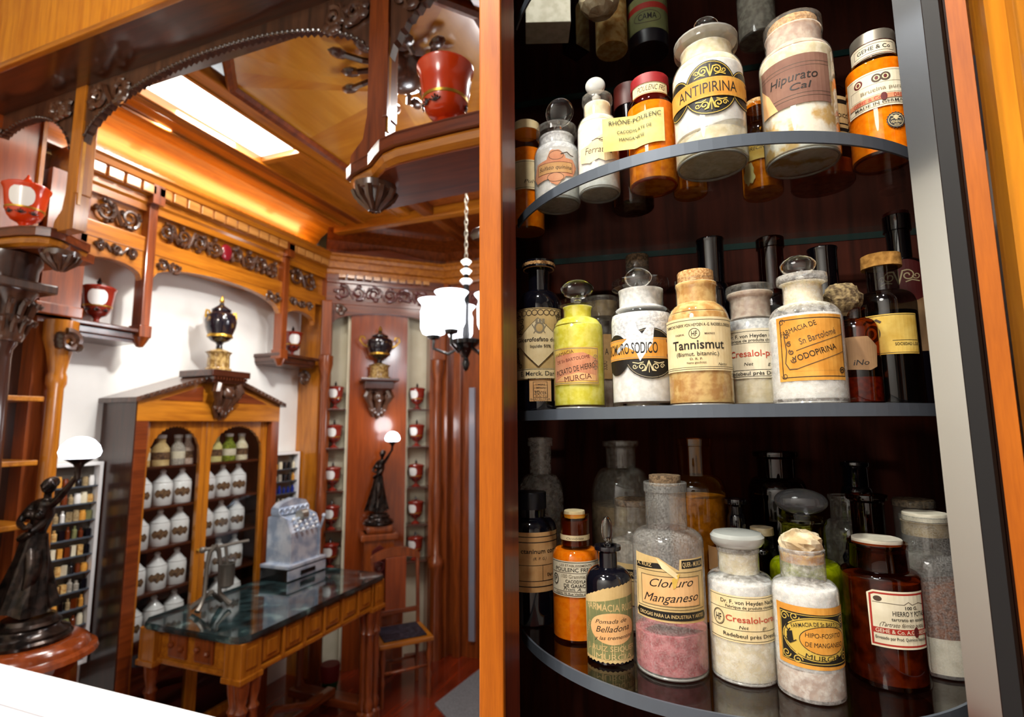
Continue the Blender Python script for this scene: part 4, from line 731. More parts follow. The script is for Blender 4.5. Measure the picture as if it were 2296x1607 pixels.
for x0, x1, mt in ((-2.16, -2.10, 'honeyz'), (-.857, -.795, 'red')):
    m = MB(); m.prism([(x0-.055, 2.37), (x1+.0, 2.37), (x1, 2.92), (x0, 2.92), (x0, 2.52), (x0-.012, 2.45), (x0-.05, 2.41)], 1.15, 1.195); m.box(x1-.012, x1+.004, 1.146, 1.199, 2.5, 2.78, bev=.003); t1(m, 'post', mt)
    m = MB(); m.box(x1-.004, x1+.0045, 1.155, 1.165, 2.46, 2.74); t1(m, 'gilt_fillet', 'veneer')
shp = [(-.06, 0), (-.004, 0), (0, -.004), (0, -.010), (-.012, -.013), (-.014, -.018), (-.003, -.021), (0, -.026), (-.004, -.032), (-.018, -.034), (-.02, -.038), (-.06, -.038)]
shb = [(-.06, -.038), (-.012, -.038), (-.010, -.044), (-.016, -.058), (-.03, -.066), (-.06, -.066)]
R_ = [(-.925, 1.27), (-.925, 1.155), (-.895, 1.135), (-.86, 1.122), (-.82, 1.108), (-.785, 1.082), (-.75, 1.058), (-.70, 1.044), (-.55, 1.038), (-.22, 1.036)]
L_ = [(-2.78, 1.05), (-2.36, 1.062), (-2.28, 1.075), (-2.215, 1.10), (-2.185, 1.13), (-2.19, 1.18), (-2.225, 1.24), (-2.25, 1.30)]
for nm_, pth, rest in (('right', R_, [(-.22, 1.27)]), ('left', L_, [(-2.78, 1.30)])):
    t = thing('bracket_shelf', {'right': 'moulded dark wooden shelf with curved corner holding the big orange urn', 'left': 'moulded wooden shelf at the left edge below the nearer hanging post'}[nm_], 'shelf')
    m = MB(); m.sweep([(x, y, 2.38) for x, y in pth], shp, smooth=False); m.build('moulded_edge', 'redx', t); m = MB(); m.sweep([(x, y, 2.38) for x, y in pth], shb); m.build('lower_moulding', 'honey', t)
    m = MB(); m.prism(pth+rest, 2.345, 2.374, 'xy'); m.prism([(x*.985-.015 if nm_ == 'right' else x-.03, y+.035) for x, y in pth]+rest, 2.31, 2.345, 'xy'); m.build('shelf_board', 'redx', t)
    c = (-.835, 1.165) if nm_ == 'right' else (-2.24, 1.20)
    m = MB(); m.lathe([(.058, .012), (.056, -.008), (.046, -.014), (.038, -.03), (.02, -.044), (.014, -.055), (0, -.06)], (c[0], c[1], 2.30), 24)
    for k in range(10):
        a = 2*pi*k/10; m.tube([(c[0]+.055*cos(a), c[1]+.055*sin(a), 2.298), (c[0]+.046*cos(a), c[1]+.046*sin(a), 2.278), (c[0]+.024*cos(a), c[1]+.024*sin(a), 2.258), (c[0]+.013*cos(a), c[1]+.013*sin(a), 2.244)], [.010, .010, .008, .005], 6)
    m.build('carved_pendant', 'carved', t)
# right of the shelf: a bit of the next post with carved edge
m = MB(); m.box(-.47, -.43, 1.16, 1.20, 2.1, 2.30); carve(m, -.52, -.45, 2.05, 2.2, 1.15, n=1, r=.014); tag(m.build('carved_bracket', 'carved'), 'dark carved bracket hanging under the orange urn shelf beside the wooden stile', 'bracket')
# red apothecary urns
M['urnred'] = paint('vermilion_glaze', '#cc3c10', .22, coat=.7); M['urndk'] = paint('oxblood_glaze', '#85281a', .2, coat=.7); M['gilt'] = paint('gilding', '#c79a3c', .3, .8); M['porc'] = paint('white_porcelain', '#ecebe8', .18, coat=.6); M['blackish'] = paint('black_glaze', '#16100e', .2, coat=.6)
def urn(label, loc, rz, h=.2, group=None, mat='urnred'):
    t = thing('apothecary_urn', label, 'urn', loc, rz, group); k = h/.2
    m = MB(); m.lathe([(r*k, z*k) for r, z in [(0, .042), (.02, .043), (.038, .052), (.05, .068), (.057, .09), (.062, .13), (.066, .165), (.072, .174), (.073, .180), (.066, .182), (0, .182)]], seg=30); bw = m.build('bowl', mat, t)
    m = MB(); m.lathe([(r*k, z*k) for r, z in [(.0563, .0875), (.0582, .0885), (.0592, .0945), (.0575, .0955)]], seg=30, capb=False, capt=False); m.build('gilt_band', 'gilt', bw)
    m = MB(); m.lathe([(r*k, z*k) for r, z in [(0, 0), (.038, 0), (.038, .006), (.026, .012), (.013, .022), (.012, .034), (.02, .043), (0, .045)]], seg=24); m.build('foot', mat, t)
    m = MB(); m.lathe([(r*k, z*k) for r, z in [(.067, .181), (.064, .187), (.045, .193), (.014, .198), (0, .199)]], seg=28); ld = m.build('lid', mat, t)
    m = MB(); m.lathe([(r*k, z*k) for r, z in [(.012, .197), (.008, .204), (.012, .211), (.007, .22), (.003, .232), (0, .234)]], seg=14); m.build('finial', 'blackish' if mat == 'urndk' else mat, ld)
    m = MB(); g = []
    for j in range(9):
        z = .094+.07*j/8; r = .0578+(.0665-.0578)*(j/8)+.0012; aw = .62*sqrt(max(.05, 1-(abs(j-4)/4.6)**2.6))
        g.append([m.bm.verts.new((r*k*sin(-aw+2*aw*i/10), -r*k*cos(-aw+2*aw*i/10), z*k)) for i in range(11)])
    for a_, b_ in zip(g, g[1:]):
        for i in range(10): m._f([a_[i], a_[i+1], b_[i+1], b_[i]], True)
    m.build('white_cartouche', 'porc', bw)
    for a in (0.0, .7, -.7, 2.6, 3.14, 3.7):
        m = MB(); rr = .053*k
        for q in range(5): m.tube([(rr*sin(a)*1.0, -rr*cos(a), .066*k), (rr*1.07*sin(a+(q-2)*.14), -rr*1.07*cos(a+(q-2)*.14), (.066+.016*(1-abs(q-2)*.3))*k)], .0018*k, 5)
        m.build('leaf_motif', 'blackish', bw)
    return t
U0 = urn('large glossy orange urn standing on the curved corner shelf near the stile', (-.595, 1.115, 2.381), 2.6)
dup(U0, (-2.375, 1.14, 2.381), .9, 'red urn with white cartouche cut by the left edge of the photo')
u1 = urn('red urn on the wall shelf in the small arched bay left of the big arch', (-2.705, 1.615, 2.141), 1.0, mat='urndk')
u2 = dup(u1, (-2.70, 2.865, 2.141), 1.0, 'red urn on the small wall shelf right of the big arch', scale=.92)
# left wall entablature
tr2 = base('trim_2'); X = -2.6
def t2(mb, name, mat): return mb.build(name, mat, tr2)
LT = Matrix.Translation((X, 0, 0)) @ Matrix.Rotation(pi/2, 4, 'Z')        # local x -> +y, local -y -> +x
cor = [(-.16, 0), (0, 0), (.012, .012), (.012, .04), (.035, .048), (.035, .095), (.05, .10), (.055, .125), (.07, .135), (.07, .148), (-.16, .148)]
cpath = [(X, 1.40, 2.772), (X, 3.06, 2.772), (-1.95, 3.66, 2.772), (-1.2, 3.68, 2.772), (.4, 3.68, 2.772)]
m = MB(); m.sweep(cpath, cor); t2(m, 'cornice', 'honeyy')
M['dentil'] = wood('wood_dentil', '#9a5c22', '#cf9450', 'y', rough=.25, coat=1)
m = MB(); m.sweep(cpath[1:], [(-.10, .15), (-.09, .22), (-.05, .28), (.02, .31), (.09, .325), (.09, .365), (-.16, .365), (-.16, .15)]); t2(m, 'far_cove', 'red')
m = MB()
for i in range(20): y = 1.44+i*.08; m.box(X+.02, X+.05, y, y+.068, 2.818, 2.866, bev=.004)
t2(m, 'dentil_row', 'dentil')
m = MB()
for i in range(40):
    y = 1.36+i*.042; m.ball((X+.06, y, 2.918), .008, (1, 1, 1.5), 6)
m.box(X+.052, X+.068, 1.34, 3.04, 2.908, 2.918); t2(m, 'scalloped_crest', 'honeyy')
m = MB(); m.box(-2.78, X, 1.40, 3.06, 2.74, 2.775); m.box(-2.78, X+.004, 1.40, 3.06, 2.53, 2.605, bev=.004); m.box(-2.78, -2.63, 1.40, 3.06, 2.60, 2.745); t2(m, 'frieze_board', 'honeyy')
for y0, y1, n, sd in ((1.50, 1.725, 2, 1), (1.81, 2.19, 4, 2), (2.24, 2.61, 4, 3), (2.71, 2.97, 2, 4)):
    m = MB(); carve(m, y0, y1, 2.612, 2.735, .012, T=LT, n=n, seed=sd, r=.011); t2(m, 'carved_frieze', 'carved')
M['redgem'] = paint('red_medallion', '#7c1420', .25, coat=.6)
m = MB(); m.ball((X-.005, 2.215, 2.672), .05, (.3, .8, 1), 16); t2(m, 'red_medallion', 'redgem')
def wallarch(y0, y1, zs, rz, ztop):
    n = 28; cy = (y0+y1)/2; hw = (y1-y0)/2; top = [(y0+(y1-y0)*i/n, ztop) for i in range(n+1)]
    bt = [(y, zs+rz*sqrt(max(0, 1-((y-cy)/hw)**2))**.9) for y, _ in top]; m = MB(); m.strip(top, bt, X-.04, X, 'yz'); return m
t2(wallarch(1.785, 2.638, 2.395, .11, 2.535), 'arch_board', 'honeyy'); t2(wallarch(1.46, 1.74, 2.385, .065, 2.535), 'arch_board', 'honeyy'); t2(wallarch(2.685, 2.96, 2.375, .07, 2.535), 'arch_board', 'honeyy')
for y0, y1, z0, z1, n, sd in ((1.50, 1.72, 2.475, 2.525, 3, 6), (1.80, 1.94, 2.455, 2.52, 2, 7), (2.50, 2.63, 2.455, 2.52, 2, 8), (2.70, 2.94, 2.47, 2.525, 3, 9)):
    m = MB(); carve(m, y0, y1, z0, z1, -.004, T=LT, n=n, seed=sd, r=.008); t2(m, 'carved_spandrel', 'carved')
for y in (1.762, 2.662):
    m = MB(); m.box(X-.05, X+.02, y-.022, y+.022, 2.10, 2.92, bev=.004); m.box(X-.056, X+.028, y-.03, y+.03, 2.10, 2.16, bev=.004); m.box(X-.05, X+.05, y-.03, y+.03, 2.775, 2.925); m.lathe([(0, -.05), (.015, -.045), (.03, -.02), (.04, 0), (0, 0)], (X-.01, y, 2.10), 14); t2(m, 'hanging_pilaster', 'red')
for y0, y1, lab in ((1.44, 1.79, 'narrow wooden wall shelf under the small arched bay at left, holding a red urn'), (2.63, 3.0, 'narrow wooden wall shelf under the small arched bay right of the big arch')):
    m = MB(); m.box(-2.80, X+.02, y0, y1, 2.118, 2.14, bev=.006); m.box(-2.80, X, y0+.01, y1-.015, 2.085, 2.12, bev=.006); m.box(-2.8, X-.01, y0+.02, y1-.025, 2.07, 2.09); tag(m.build('wall_shelf', 'darkx'), lab, 'shelf')
m = MB(); m.box(-2.80, X-.02, 3.045, 3.12, 0, 2.54); t2(m, 'pilaster', 'honeyz')
m = MB(); m.box(-2.66, X+.01, 3.06, 3.14, 0, 2.78); t2(m, 'pilaster', 'red')
m = MB(); carve(m, 2.93, 3.03, 1.93, 2.06, -.005, T=Matrix.Translation((X-.1, 0, 0)) @ Matrix.Rotation(pi/2, 4, 'Z'), n=1, r=.014, seed=4); t2(m, 'carved_bracket', 'carved')
m = MB(); m.box(-2.70, -2.62, .95, 1.30, 2.2, 3.1); t2(m, 'burl_panel', 'panel'); m = MB(); m.box(-2.62, -2.605, 1.285, 1.30, 2.2, 3.1); t2(m, 'panel_edge', 'honeyz')
# near left pilaster, column and dark bay
m = MB(); m.box(-2.80, -2.60, 1.33, 1.485, 2.14, 2.78); m.box(-2.8, -2.585, 1.31, 1.49, 2.14, 2.19, bev=.006); t2(m, 'pilaster', 'red')
m = MB(); m.box(-2.80, -2.66, 1.36, 1.47, 0, 2.14); t2(m, 'pilaster', 'red')
m = MB(); m.lathe([(.05, 0), (.05, .1), (.035, .13), (.03, .2), (.032, .6), (.034, 1.0), (.03, 1.35), (.028, 1.78), (.036, 1.80), (.036, 1.83), (.03, 1.85), (.045, 1.94), (.06, 1.99), (.06, 2.07)], (-2.60, 1.42, .05), 20); t2(m, 'turned_column', 'honeyz')
m = MB(); carve(m, 1.37, 1.47, 1.96, 2.10, -.06, T=LT, n=1, r=.016, seed=11); t2(m, 'carved_capital', 'carved')
m = MB(); m.box(-2.79, -2.74, .95, 1.36, 0, 2.75); t2(m, 'bay_panel', 'dark')
m = MB(); m.lathe([(.06, 0), (.06, .2), (.042, .24), (.042, .6), (.046, 1.0), (.038, 1.62), (.04, 1.65), (.05, 1.67), (.05, 1.70), (.04, 1.71), (.055, 1.80), (.085, 1.86), (.09, 1.95), (.1, 1.97), (.1, 2.0)], (-2.42, 1.13, .3), 24); m.box(-2.53, -2.31, 1.02, 1.24, 0, .3); t2(m, 'front_column', 'dark')
m = MB(); m.lathe([(.06, 1.98), (.07, 2.0), (.062, 2.06), (.085, 2.15), (.10, 2.17), (0, 2.17)], (-2.42, 1.13, 0), 20)
for k in range(14):
    a = 2*pi*k/14
    for r0, z0, q in ((.066, 2.01, .010), (.074, 2.075, .012)):
        b0 = a+(pi/14 if z0 > 2.05 else 0); m.tube([(-2.42+(r0+d)*cos(b0), 1.13+(r0+d)*sin(b0), z0+h) for d, h in ((0, 0), (.008, .03), (.022, .052), (.032, .046), (.026, .034))], [q*.8, q, q*.9, q*.7, q*.5], 6)
m.box(-2.53, -2.31, 1.02, 1.24, 2.165, 2.20, bev=.006)
t2(m, 'carved_capital', 'carved')
for z in (1.77, 1.52, 1.28):
    m = MB(); m.box(-2.74, -2.5, 1.0, 1.33, z, z+.02, bev=.003); tag(m.build('side_shelf', 'honey'), 'orange edged wooden shelf at the left edge, %s of three beside the dark column' % {1.77: 'topmost', 1.52: 'middle one', 1.28: 'lowest'}[z], 'shelf', 'shelves at the left edge')
# white ledge in the foreground
m = MB(); m.box(-1.9, -.33, .25, .69, 1.17, 1.2, bev=.002); lg = m.build('display_ledge', 'white'); tag(lg, 'white slanting-looking display ledge along the bottom left corner', 'ledge')
m = MB(); m.box(-1.9, -.33, .5925, .5945, 1.1995, 1.2006); g = m.build('joint_line', 'groove', lg)
m = MB(); m.box(-1.88, -.35, .27, .66, 0, 1.17); m.build('ledge_body', 'white', lg)
# grey mat
pm = [on(975, 1580, 'z', 0), on(1075, 1502, 'z', 0)]
m = MB(); m.prism([(pm[0].x, pm[0].y), (pm[1].x, pm[1].y), (pm[1].x+.5, pm[1].y-.1), (pm[0].x+.5, pm[0].y-.4)], 0, .008, 'xy'); M['mat'] = mottle('grey_mat', '#6a6c70', '#84868a', 200, .95); tag(m.build('floor_mat', 'mat'), 'grey floor mat on the red wooden floor near the stile', 'mat')
# ------------------------------------------------------------------ corner niche
NR = radians(41.7); NO = Vector((-2.275, 3.37, 0)); NT_ = Matrix.Translation(NO) @ Matrix.Rotation(NR, 4, 'Z')
tr3 = base('trim_3', NO, NR)
def t3(mb, name, mat): return mb.build(name, mat, tr3)
def nloc(x, y, z=0): return NT_ @ Vector((x, y, z))
m = MB(); m.box(-.46, .50, .13, .16, 0, 2.775); t3(m, 'niche_back', 'cream')
m = MB(); m.box(-.26, .155, .0, .135, 0, 2.60); t3(m, 'niche_panel', 'panel')
m = MB(); m.box(-.278, -.26, .03, .13, 0, 2.6); m.box(.155, .172, .03, .13, 0, 2.6); t3(m, 'niche_return', 'cream')
m = MB(); n = 28; top = [(-.40+.78*i/n, 2.575) for i in range(n+1)]; bt = [(x, 2.40+.10*sqrt(max(0, 1-((x+.01)/.39)**2))) for x, _ in top]; m.strip(top, bt, -.03, .0); t3(m, 'arch_board', 'redx')
m = MB(); m.box(-.44, .45, -.02, .0, 2.56, 2.78); m.box(-.44, .45, -.035, .0, 2.55, 2.58, bev=.004); m.box(-.44, .45, -.035, .0, 2.71, 2.735, bev=.004); t3(m, 'frieze_board', 'redx')
M['carvedred'] = wood('wood_carved_red', '#3a1414', '#6e2a26', 'x', rough=.3, coat=.8)
m = MB(); carve(m, -.39, .30, 2.585, 2.705, -.03, n=6, seed=21, r=.010); t3(m, 'carved_frieze', 'carvedred')
for x0, x1 in ((-.39, -.30), (.24, .37)):
    m = MB(); carve(m, x0, x1, 2.47, 2.55, -.035, n=1, seed=int(90+x0*10), r=.010); t3(m, 'carved_spandrel', 'carved')
m = MB()
for i in range(11): m.box(-.36+i*.062, -.36+i*.062+.05, -.055, -.03, 2.745, 2.775, bev=.003)
t3(m, 'dentil_row', 'dentil')
m = MB(); m.prism([(-.34, 2.92), (.30, 2.92), (.25, 2.95), (-.02, 2.99), (-.28, 2.95)], -.05, -.02); t3(m, 'pediment', 'redx')
m = MB(); m.lathe([(.05, 0), (.05, .62), (.06, .64), (.06, .68), (.03, .72), (.026, .9), (.036, 1.02), (.036, 1.2), (.024, 1.26), (.024, 1.9), (.034, 1.95), (.028, 2.0), (.05, 2.1), (.05, 2.16)], (.385, -.03, 0), 18); t3(m, 'turned_column', 'red')
m = MB(); m.lathe([(.045, 0), (.045, .62), (.055, .64), (.055, .68), (.03, .72), (.026, .9), (.036, 1.02), (.036, 1.2), (.024, 1.26), (.024, 1.9), (.034, 1.95), (.028, 2.0), (.05, 2.1), (.05, 2.16)], (-.43, -.06, 0), 18); t3(m, 'turned_column', 'red')
m = MB(); m.box(.33, .42, -.01, .12, 0, 2.56); t3(m, 'pilaster', 'red')
m = MB(); m.box(.34, .44, -.07, .02, 2.16, 2.56, bev=.01); m.box(-.47, -.40, -.1, 0, 2.16, 2.56, bev=.01); t3(m, 'column_cap', 'red')
for z in (1.79, 1.51, 1.21, .94, .68):
    for x0, x1, sd in ((-.42, -.279, 'left'), (.173, .329, 'right')):
        nm = {1.79: 'topmost', 1.51: 'second', 1.21: 'middle', .94: 'fourth', .68: 'lowest'}[z]
        m = MB(); m.box(x0, x1, -.0, .129, z-.012, z, bev=.002); o = m.build('niche_shelf', 'darkx'); o.location = NO; o.rotation_euler = (0, 0, NR); tag(o, '%s little shelf %s of the niche panel behind the statue' % (nm, sd), 'shelf', 'niche shelves')
        P = nloc((-.352 if sd == 'left' else .248), .062, z+.001)
        dup(u1, P, .0 if sd == 'right' else .3, 'small red urn with white cartouche on the %s niche shelf %s of the wooden panel' % (nm, sd), 'urns on the niche shelves', .86)
m = MB(); m.box(-1.97, 1.55, 3.70, 3.78, 0, 2.775); o = m.build('wall_far_panelling', 'red'); struct(o)
m = MB(); m.box(-1.955, -1.90, 3.64, 3.70, 0, 2.775, bev=.004); m.box(-1.86, -1.80, 3.66, 3.70, 0, 2.6, bev=.004); m.box(-1.64, -1.52, 3.66, 3.70, 0, 2.6, bev=.004); struct(m.build('trim_4', 'red'))
M['pale'] = paint('pale_mirror', '#b9c2d6', .12, .6); m = MB(); m.box(-1.735, -1.69, 3.68, 3.70, .12, 1.95); struct(m.build('trim_5', 'pale'))
m = MB(); m.box(-1.9, .4, 3.655, 3.70, 2.58, 2.70); carve(m, -1.85, -1.3, 2.59, 2.69, 3.65, n=5, seed=31, r=.009); struct(m.build('trim_6', 'carvedred'))
# ------------------------------------------------------------------ vases on carved brackets
M['vaseblue'] = mottle('dark_painted_glaze', '#141018', '#2a1c1a', 25, .15, coat=.8, lo=.5, hi=.62, c3='#9a7434'); M['vasegold'] = mottle('gilded_scene', '#7a5a2c', '#b89a60', 60, .25, coat=.6)
def corbel(mb, w, d, h, T):
    for sx in (-1, 1):
        pts = [(sx*w*.7, -d*.9, -.01), (sx*w*.9, -d*1.0, -h*.25), (sx*w*.6, -d*.8, -h*.5), (sx*w*.45, -d*.35, -h*.7), (sx*w*.3, -d*.25, -h)]
        mb.tube([T @ Vector(p) for p in pts], [w*.28, w*.3, w*.22, w*.24, w*.1], 8)
        mb.tube([T @ Vector((sx*w*(.75+.2*cos(a)), -d, -h*(.28+.14*sin(a)))) for a in [i*.5 for i in range(11)]], w*.12, 6)
    mb.ball(T @ Vector((0, -d*1.05, -h*.3)), w*.42, (1, .6, 1), 10)
    for k in range(5): mb.ball(T @ Vector(((k-2)*w*.25, -d*.55, -h*(.85-abs(k-2)*.08))), w*.22, (1, .7, 1.2), 8)
    mb.tube([T @ Vector((0, -d*.9, -.02)), T @ Vector((0, -d*.8, -h*.5)), T @ Vector((0, -d*.2, -h*1.05))], [w*.35, w*.3, w*.12], 8)
def vase(label, loc, rz, k, handles):
    t = thing('ornamental_vase', label, 'vase', loc, rz)
    m = MB(); m.lathe([(r*k, z*k) for r, z in [(0, 0), (.26, 0), (.26, .04), (.22, .06), (.21, .25), (.23, .29), (.26, .31), (.18, .34), (.08, .37), (0, .38)]], seg=26); m.build('drum_base', 'vasegold', t)
    m = MB(); m.lathe([(r*k, z*k) for r, z in [(0, .37), (.07, .38), (.055, .43), (.08, .47), (.17, .50), (.24, .56), (.235, .60), (.29, .72), (.31, .82), (.28, .92), (.18, .98), (.17, 1.0), (0, 1.0)]], seg=30); m.build('vase_body', 'vaseblue', t)
    m = MB(); m.lathe([(r*k, z*k) for r, z in [(.245, .555), (.25, .575), (.24, .60), (.24, .56)]], seg=26, capb=False, capt=False); m.build('gilt_band', 'gilt', t)
    m = MB(); m.lathe([(r*k, z*k) for r, z in [(.19, .99), (.19, 1.02), (.12, 1.06), (.05, 1.10), (.04, 1.13), (0, 1.14)]], seg=22); ld = m.build('lid', 'vaseblue', t)
    m = MB(); m.lathe([(r*k, z*k) for r, z in [(0, 1.12), (.035, 1.14), (.05, 1.17), (.03, 1.21), (.015, 1.25), (0, 1.26)]], seg=14); m.build('finial', 'gilt', ld)
    for sx in (-1, 1):
        m = MB(); hs = 1.0 if handles else .66
        m.tube([(sx*k*x*hs, 0, k*z) for x, z in ((.27, .74), (.38, .80), (.46, .90), (.44, .99), (.36, .98), (.34, .92))], .022*k, 7); m.build('handle', 'gilt', t)
    return t
# ------------------------------------------------------------------ pedimented jar cabinet
CX, CYY, = -2.56, 2.185
jc = thing('jar_cabinet', 'wooden cabinet with pointed pediment and arched glass doors full of white jars', 'cabinet', (CX, CYY, 0), pi/2)
def jp(mb, name, mat, par=None): return mb.build(name, mat, par or jc)
for sx in (-1, 1): m = MB(); m.box(sx*.437-.012, sx*.437+.012, .0, .235, 0, 1.79); jp(m, 'side_panel', 'dark')
m = MB(); m.box(-.425, .425, .22, .235, 0, 1.78); M['curtain'] = paint('maroon_back', '#4a1620', .8); jp(m, 'back_panel', 'curtain')
m = MB(); m.box(-.445, -.385, -.005, .03, 0, 1.79, bev=.003); jp(m, 'face_stile', 'redx'); m = MB(); m.box(.385, .445, -.005, .03, 0, 1.79, bev=.003); jp(m, 'face_stile', 'red')
m = MB(); m.box(-.445, .445, -.006, .03, 1.695, 1.79, bev=.003); jp(m, 'top_rail', 'honey')
m = MB(); m.box(-.385, .385, -.004, .03, 0, .12); jp(m, 'base_rail', 'redx')
m = MB(); m.prism([(-.45, 1.79), (.45, 1.79), (0, 1.945)], .0, .235); jp(m, 'pediment', 'honey')
for sx in (-1, 1):
    m = MB(); m.prism([(sx*.34, 1.80), (sx*.10, 1.80), (sx*.10, 1.885)], -.004, .0); jp(m, 'pediment_panel', 'redx')
    m = MB(); m.prism([(sx*.47, 1.785), (sx*.47, 1.808), (0, 1.972), (0, 1.945)], -.03, .24)
    for i in range(16): x = sx*(.02+.028*i); m.ball((x, -.03, 1.958-abs(x)*.349+.004), .009, (1, .8, 1), 6)
    jp(m, 'raking_cornice', 'carved')
m = MB(); m.box(-.125, .125, -.09, .16, 1.935, 1.972, bev=.006); m.box(-.105, .105, -.07, .15, 1.90, 1.937, bev=.006)
for i in range(12): m.box(-.11+i*.0185, -.11+i*.0185+.011, -.088, -.07, 1.918, 1.933)
jp(m, 'vase_block', 'darkx'); m = MB(); corbel(m, .085, .07, .19, Matrix.Translation((0, 0, 1.905))); jp(m, 'carved_corbel', 'carved')
for di, (x0, x1) in enumerate(((-.385, -.035), (-.033, .385))):
    d = base('glazed_door') if False else None
    m = MB(); w = .032; cxm = (x0+x1)/2; hw = (x1-x0)/2-w
    m.box(x0, x0+w, .03, .055, .12, 1.695, bev=.003); m.box(x1-w, x1, .03, .055, .12, 1.695, bev=.003); m.box(x0, x1, .03, .055, .12, .16); n = 30
    top = [(x0+w+2*hw*i/n, 1.695) for i in range(n+1)]; bt = [(x, 1.50+.165*sqrt(max(0, 1-((x-cxm)/hw)**2))+(.008 if i % 2 else 0)) for i, (x, _) in enumerate(top)]; m.strip(top, bt, .032, .05)
    dr = jp(m, 'glazed_door', 'honeyz'); m = MB(); m.box(x0+w, x1-w, .038, .041, .16, 1.67); m.build('glass_pane', 'pane', dr)
    m = MB(); m.box(x0+w*.2+(w if di == 0 else 0)*9, x0+w*.2+.006, .02, .03, 1.0, 1.03) if False else m.ball((x1-.014 if di == 0 else x0+.014, .024, 1.02), .009, seg=8); m.build('knob', 'gilt', dr)
for z in (1.47, 1.27, 1.07, .86, .65, .44):
    m = MB(); m.box(-.424, .424, .06, .215, z-.012, z); jp(m, 'jar_shelf', 'darkx')
M['jarlab'] = mottle('brown_label', '#4a3626', '#7a5c3e', 60, .7)
def jar(label, loc, rz):
    t = thing('ceramic_jar', label, 'jar', loc, rz, 'white jars in the pedimented cabinet')
    m = MB(); m.lathe([(0, 0), (.044, 0), (.047, .004), (.047, .105), (.043, .112), (0, .112)], seg=24); bd = m.build('jar_body', 'porc', t)
    m = MB(); m.lathe([(.044, .112), (.045, .117), (.036, .125), (.026, .138), (.014, .154), (.011, .160), (.015, .168), (.010, .178), (0, .181)], seg=22); m.build('lid', 'porc', t)
    m = MB(); g = []
    for i in range(17):
        x = -.04+.005*i; hh = .021*sqrt(max(.02, 1-(x/.041)**2))*(1+.25*cos(x*230)); g.append([m.bm.verts.new((.0478*sin(x/.0478), -.0478*cos(x/.0478), z)) for z in (.06-hh, .06+hh)])
    for p, r_ in zip(g, g[1:]): m._f([p[0], r_[0], r_[1], p[1]], True)
    m.build('jar_label', 'jarlab', bd); return t
J0 = None; ordn = ['first', 'second', 'third']; rows = {1.27: 'upper', 1.07: 'second', .86: 'third', .65: 'lowest'}
def cl(x, y, z): return Vector((CX-y, CYY+x, z))
for z, rn in rows.items():
    for dn, xs in (('left', (-.315, -.205, -.098)), ('right', (.05, .155, .262))):
        for i, x in enumerate(xs):
            lab = 'white lidded jar, %s from left in the %s jar row behind the %s door' % (ordn[i], rn, dn); P = cl(x, .115, z+.0005)
            if J0 is None: J0 = jar(lab, P, pi/2-.5)
            else: dup(J0, P, pi/2-.5, lab)
for i, (x, k, r) in enumerate(((-.32, 'powder_tan', .036), (-.225, 'paper_old', .042), (-.13, 'powder_dirty', .036), (-.072, 'powder_pinkw', .03), (.02, 'powder_greyw', .03), (.10, 'paper_ylab', .036), (.19, 'powder_limed', .04), (.28, 'powder_creamp', .036))):
    t = thing('medicine_bottle', '%s old bottle with banded label on the top cabinet shelf, number %d from the left' % (('yellowish', 'tan', 'grey', 'pinkish', 'pale', 'cream', 'green', 'ivory')[i], i+1), 'bottle', cl(x, .12, 1.4705), 0, 'mixed bottles on the top cabinet shelf')
    m = MB(); m.lathe([(0, 0), (r, 0), (r, .085), (r*.7, .105), (r*.5, .115), (r*.5, .14), (0, .14)], seg=18); m.build('bottle_body', k, t); m = MB(); m.lathe([(0, .138), (r*.55, .138), (r*.6, .155), (0, .16)], seg=14); m.build('stopper', 'porc', t)
    m = MB(); m.lathe([(r*1.01, .03), (r*1.02, .032), (r*1.02, .066), (r*1.01, .068)], seg=18, capb=False, capt=False); m.build('label_band', 'jarlab' if i % 2 else 'paper_ivory', t)
vase('dark gilded vase on the block crowning the pedimented cabinet', (CX-.02, CYY, 1.9725), pi/2-.4, .265, False).scale = (1, 1, 1.3)
nb = thing('wall_bracket', 'carved wooden bracket with fringed ledge holding the two handled vase in the niche', 'bracket', nloc(-.06, 0, 0), NR)
m = MB(); m.box(-.135, .135, -.16, -.002, 1.985, 2.005, bev=.005); m.box(-.10, .10, -.13, -.002, 1.93, 1.985, bev=.004)
for i in range(10): m.box(-.098+i*.02, -.098+i*.02+.012, -.134, -.13, 1.935, 1.965)
m.build('bracket_ledge', 'darkx', nb); m = MB(); corbel(m, .095, .08, .2, Matrix.Translation((0, 0, 1.93))); m.build('carved_corbel', 'carved', nb)
vase('dark vase with golden loop handles on the niche bracket', nloc(-.06, -.085, 2.0055), NR, .31, True)
# ------------------------------------------------------------------ marble table and what stands on it
M['marble'] = mottle('green_marble', '#0e1718', '#2c4042', 10, .09, coat=1, lo=.38, hi=.6, c3='#6f8a86', spec=.6)
tb = thing('marble_table', 'carved wooden pharmacy table with dark green veined marble top', 'table', (-2.19, 2.305, 0), 0)
def tp(mb, name, mat, par=None): return mb.build(name, mat, par or tb)
hx, hy, c_ = .315, .525, .05
out = [(-hx, -hy+c_), (-hx+c_, -hy), (hx-c_*1.4, -hy), (hx-c_*.5, -hy+.01), (hx, -hy+c_), (hx, hy-c_*.6), (hx-c_*.6, hy), (-hx, hy)]
m = MB(); m.prism(out, .768, .782, 'xy'); m.prism([(x*.985, y*.99) for x, y in out], .760, .768, 'xy'); m.prism([(x*.99, y*.995) for x, y in out], .782, .79, 'xy'); tp(m, 'marble_top', 'marble')
m = MB(); m.box(-hx+.03, hx-.035, -hy+.05, hy-.04, .62, .76); m.box(-hx+.02, hx-.02, -hy+.035, hy-.03, .61, .632, bev=.005); tp(m, 'apron', 'honeyy')
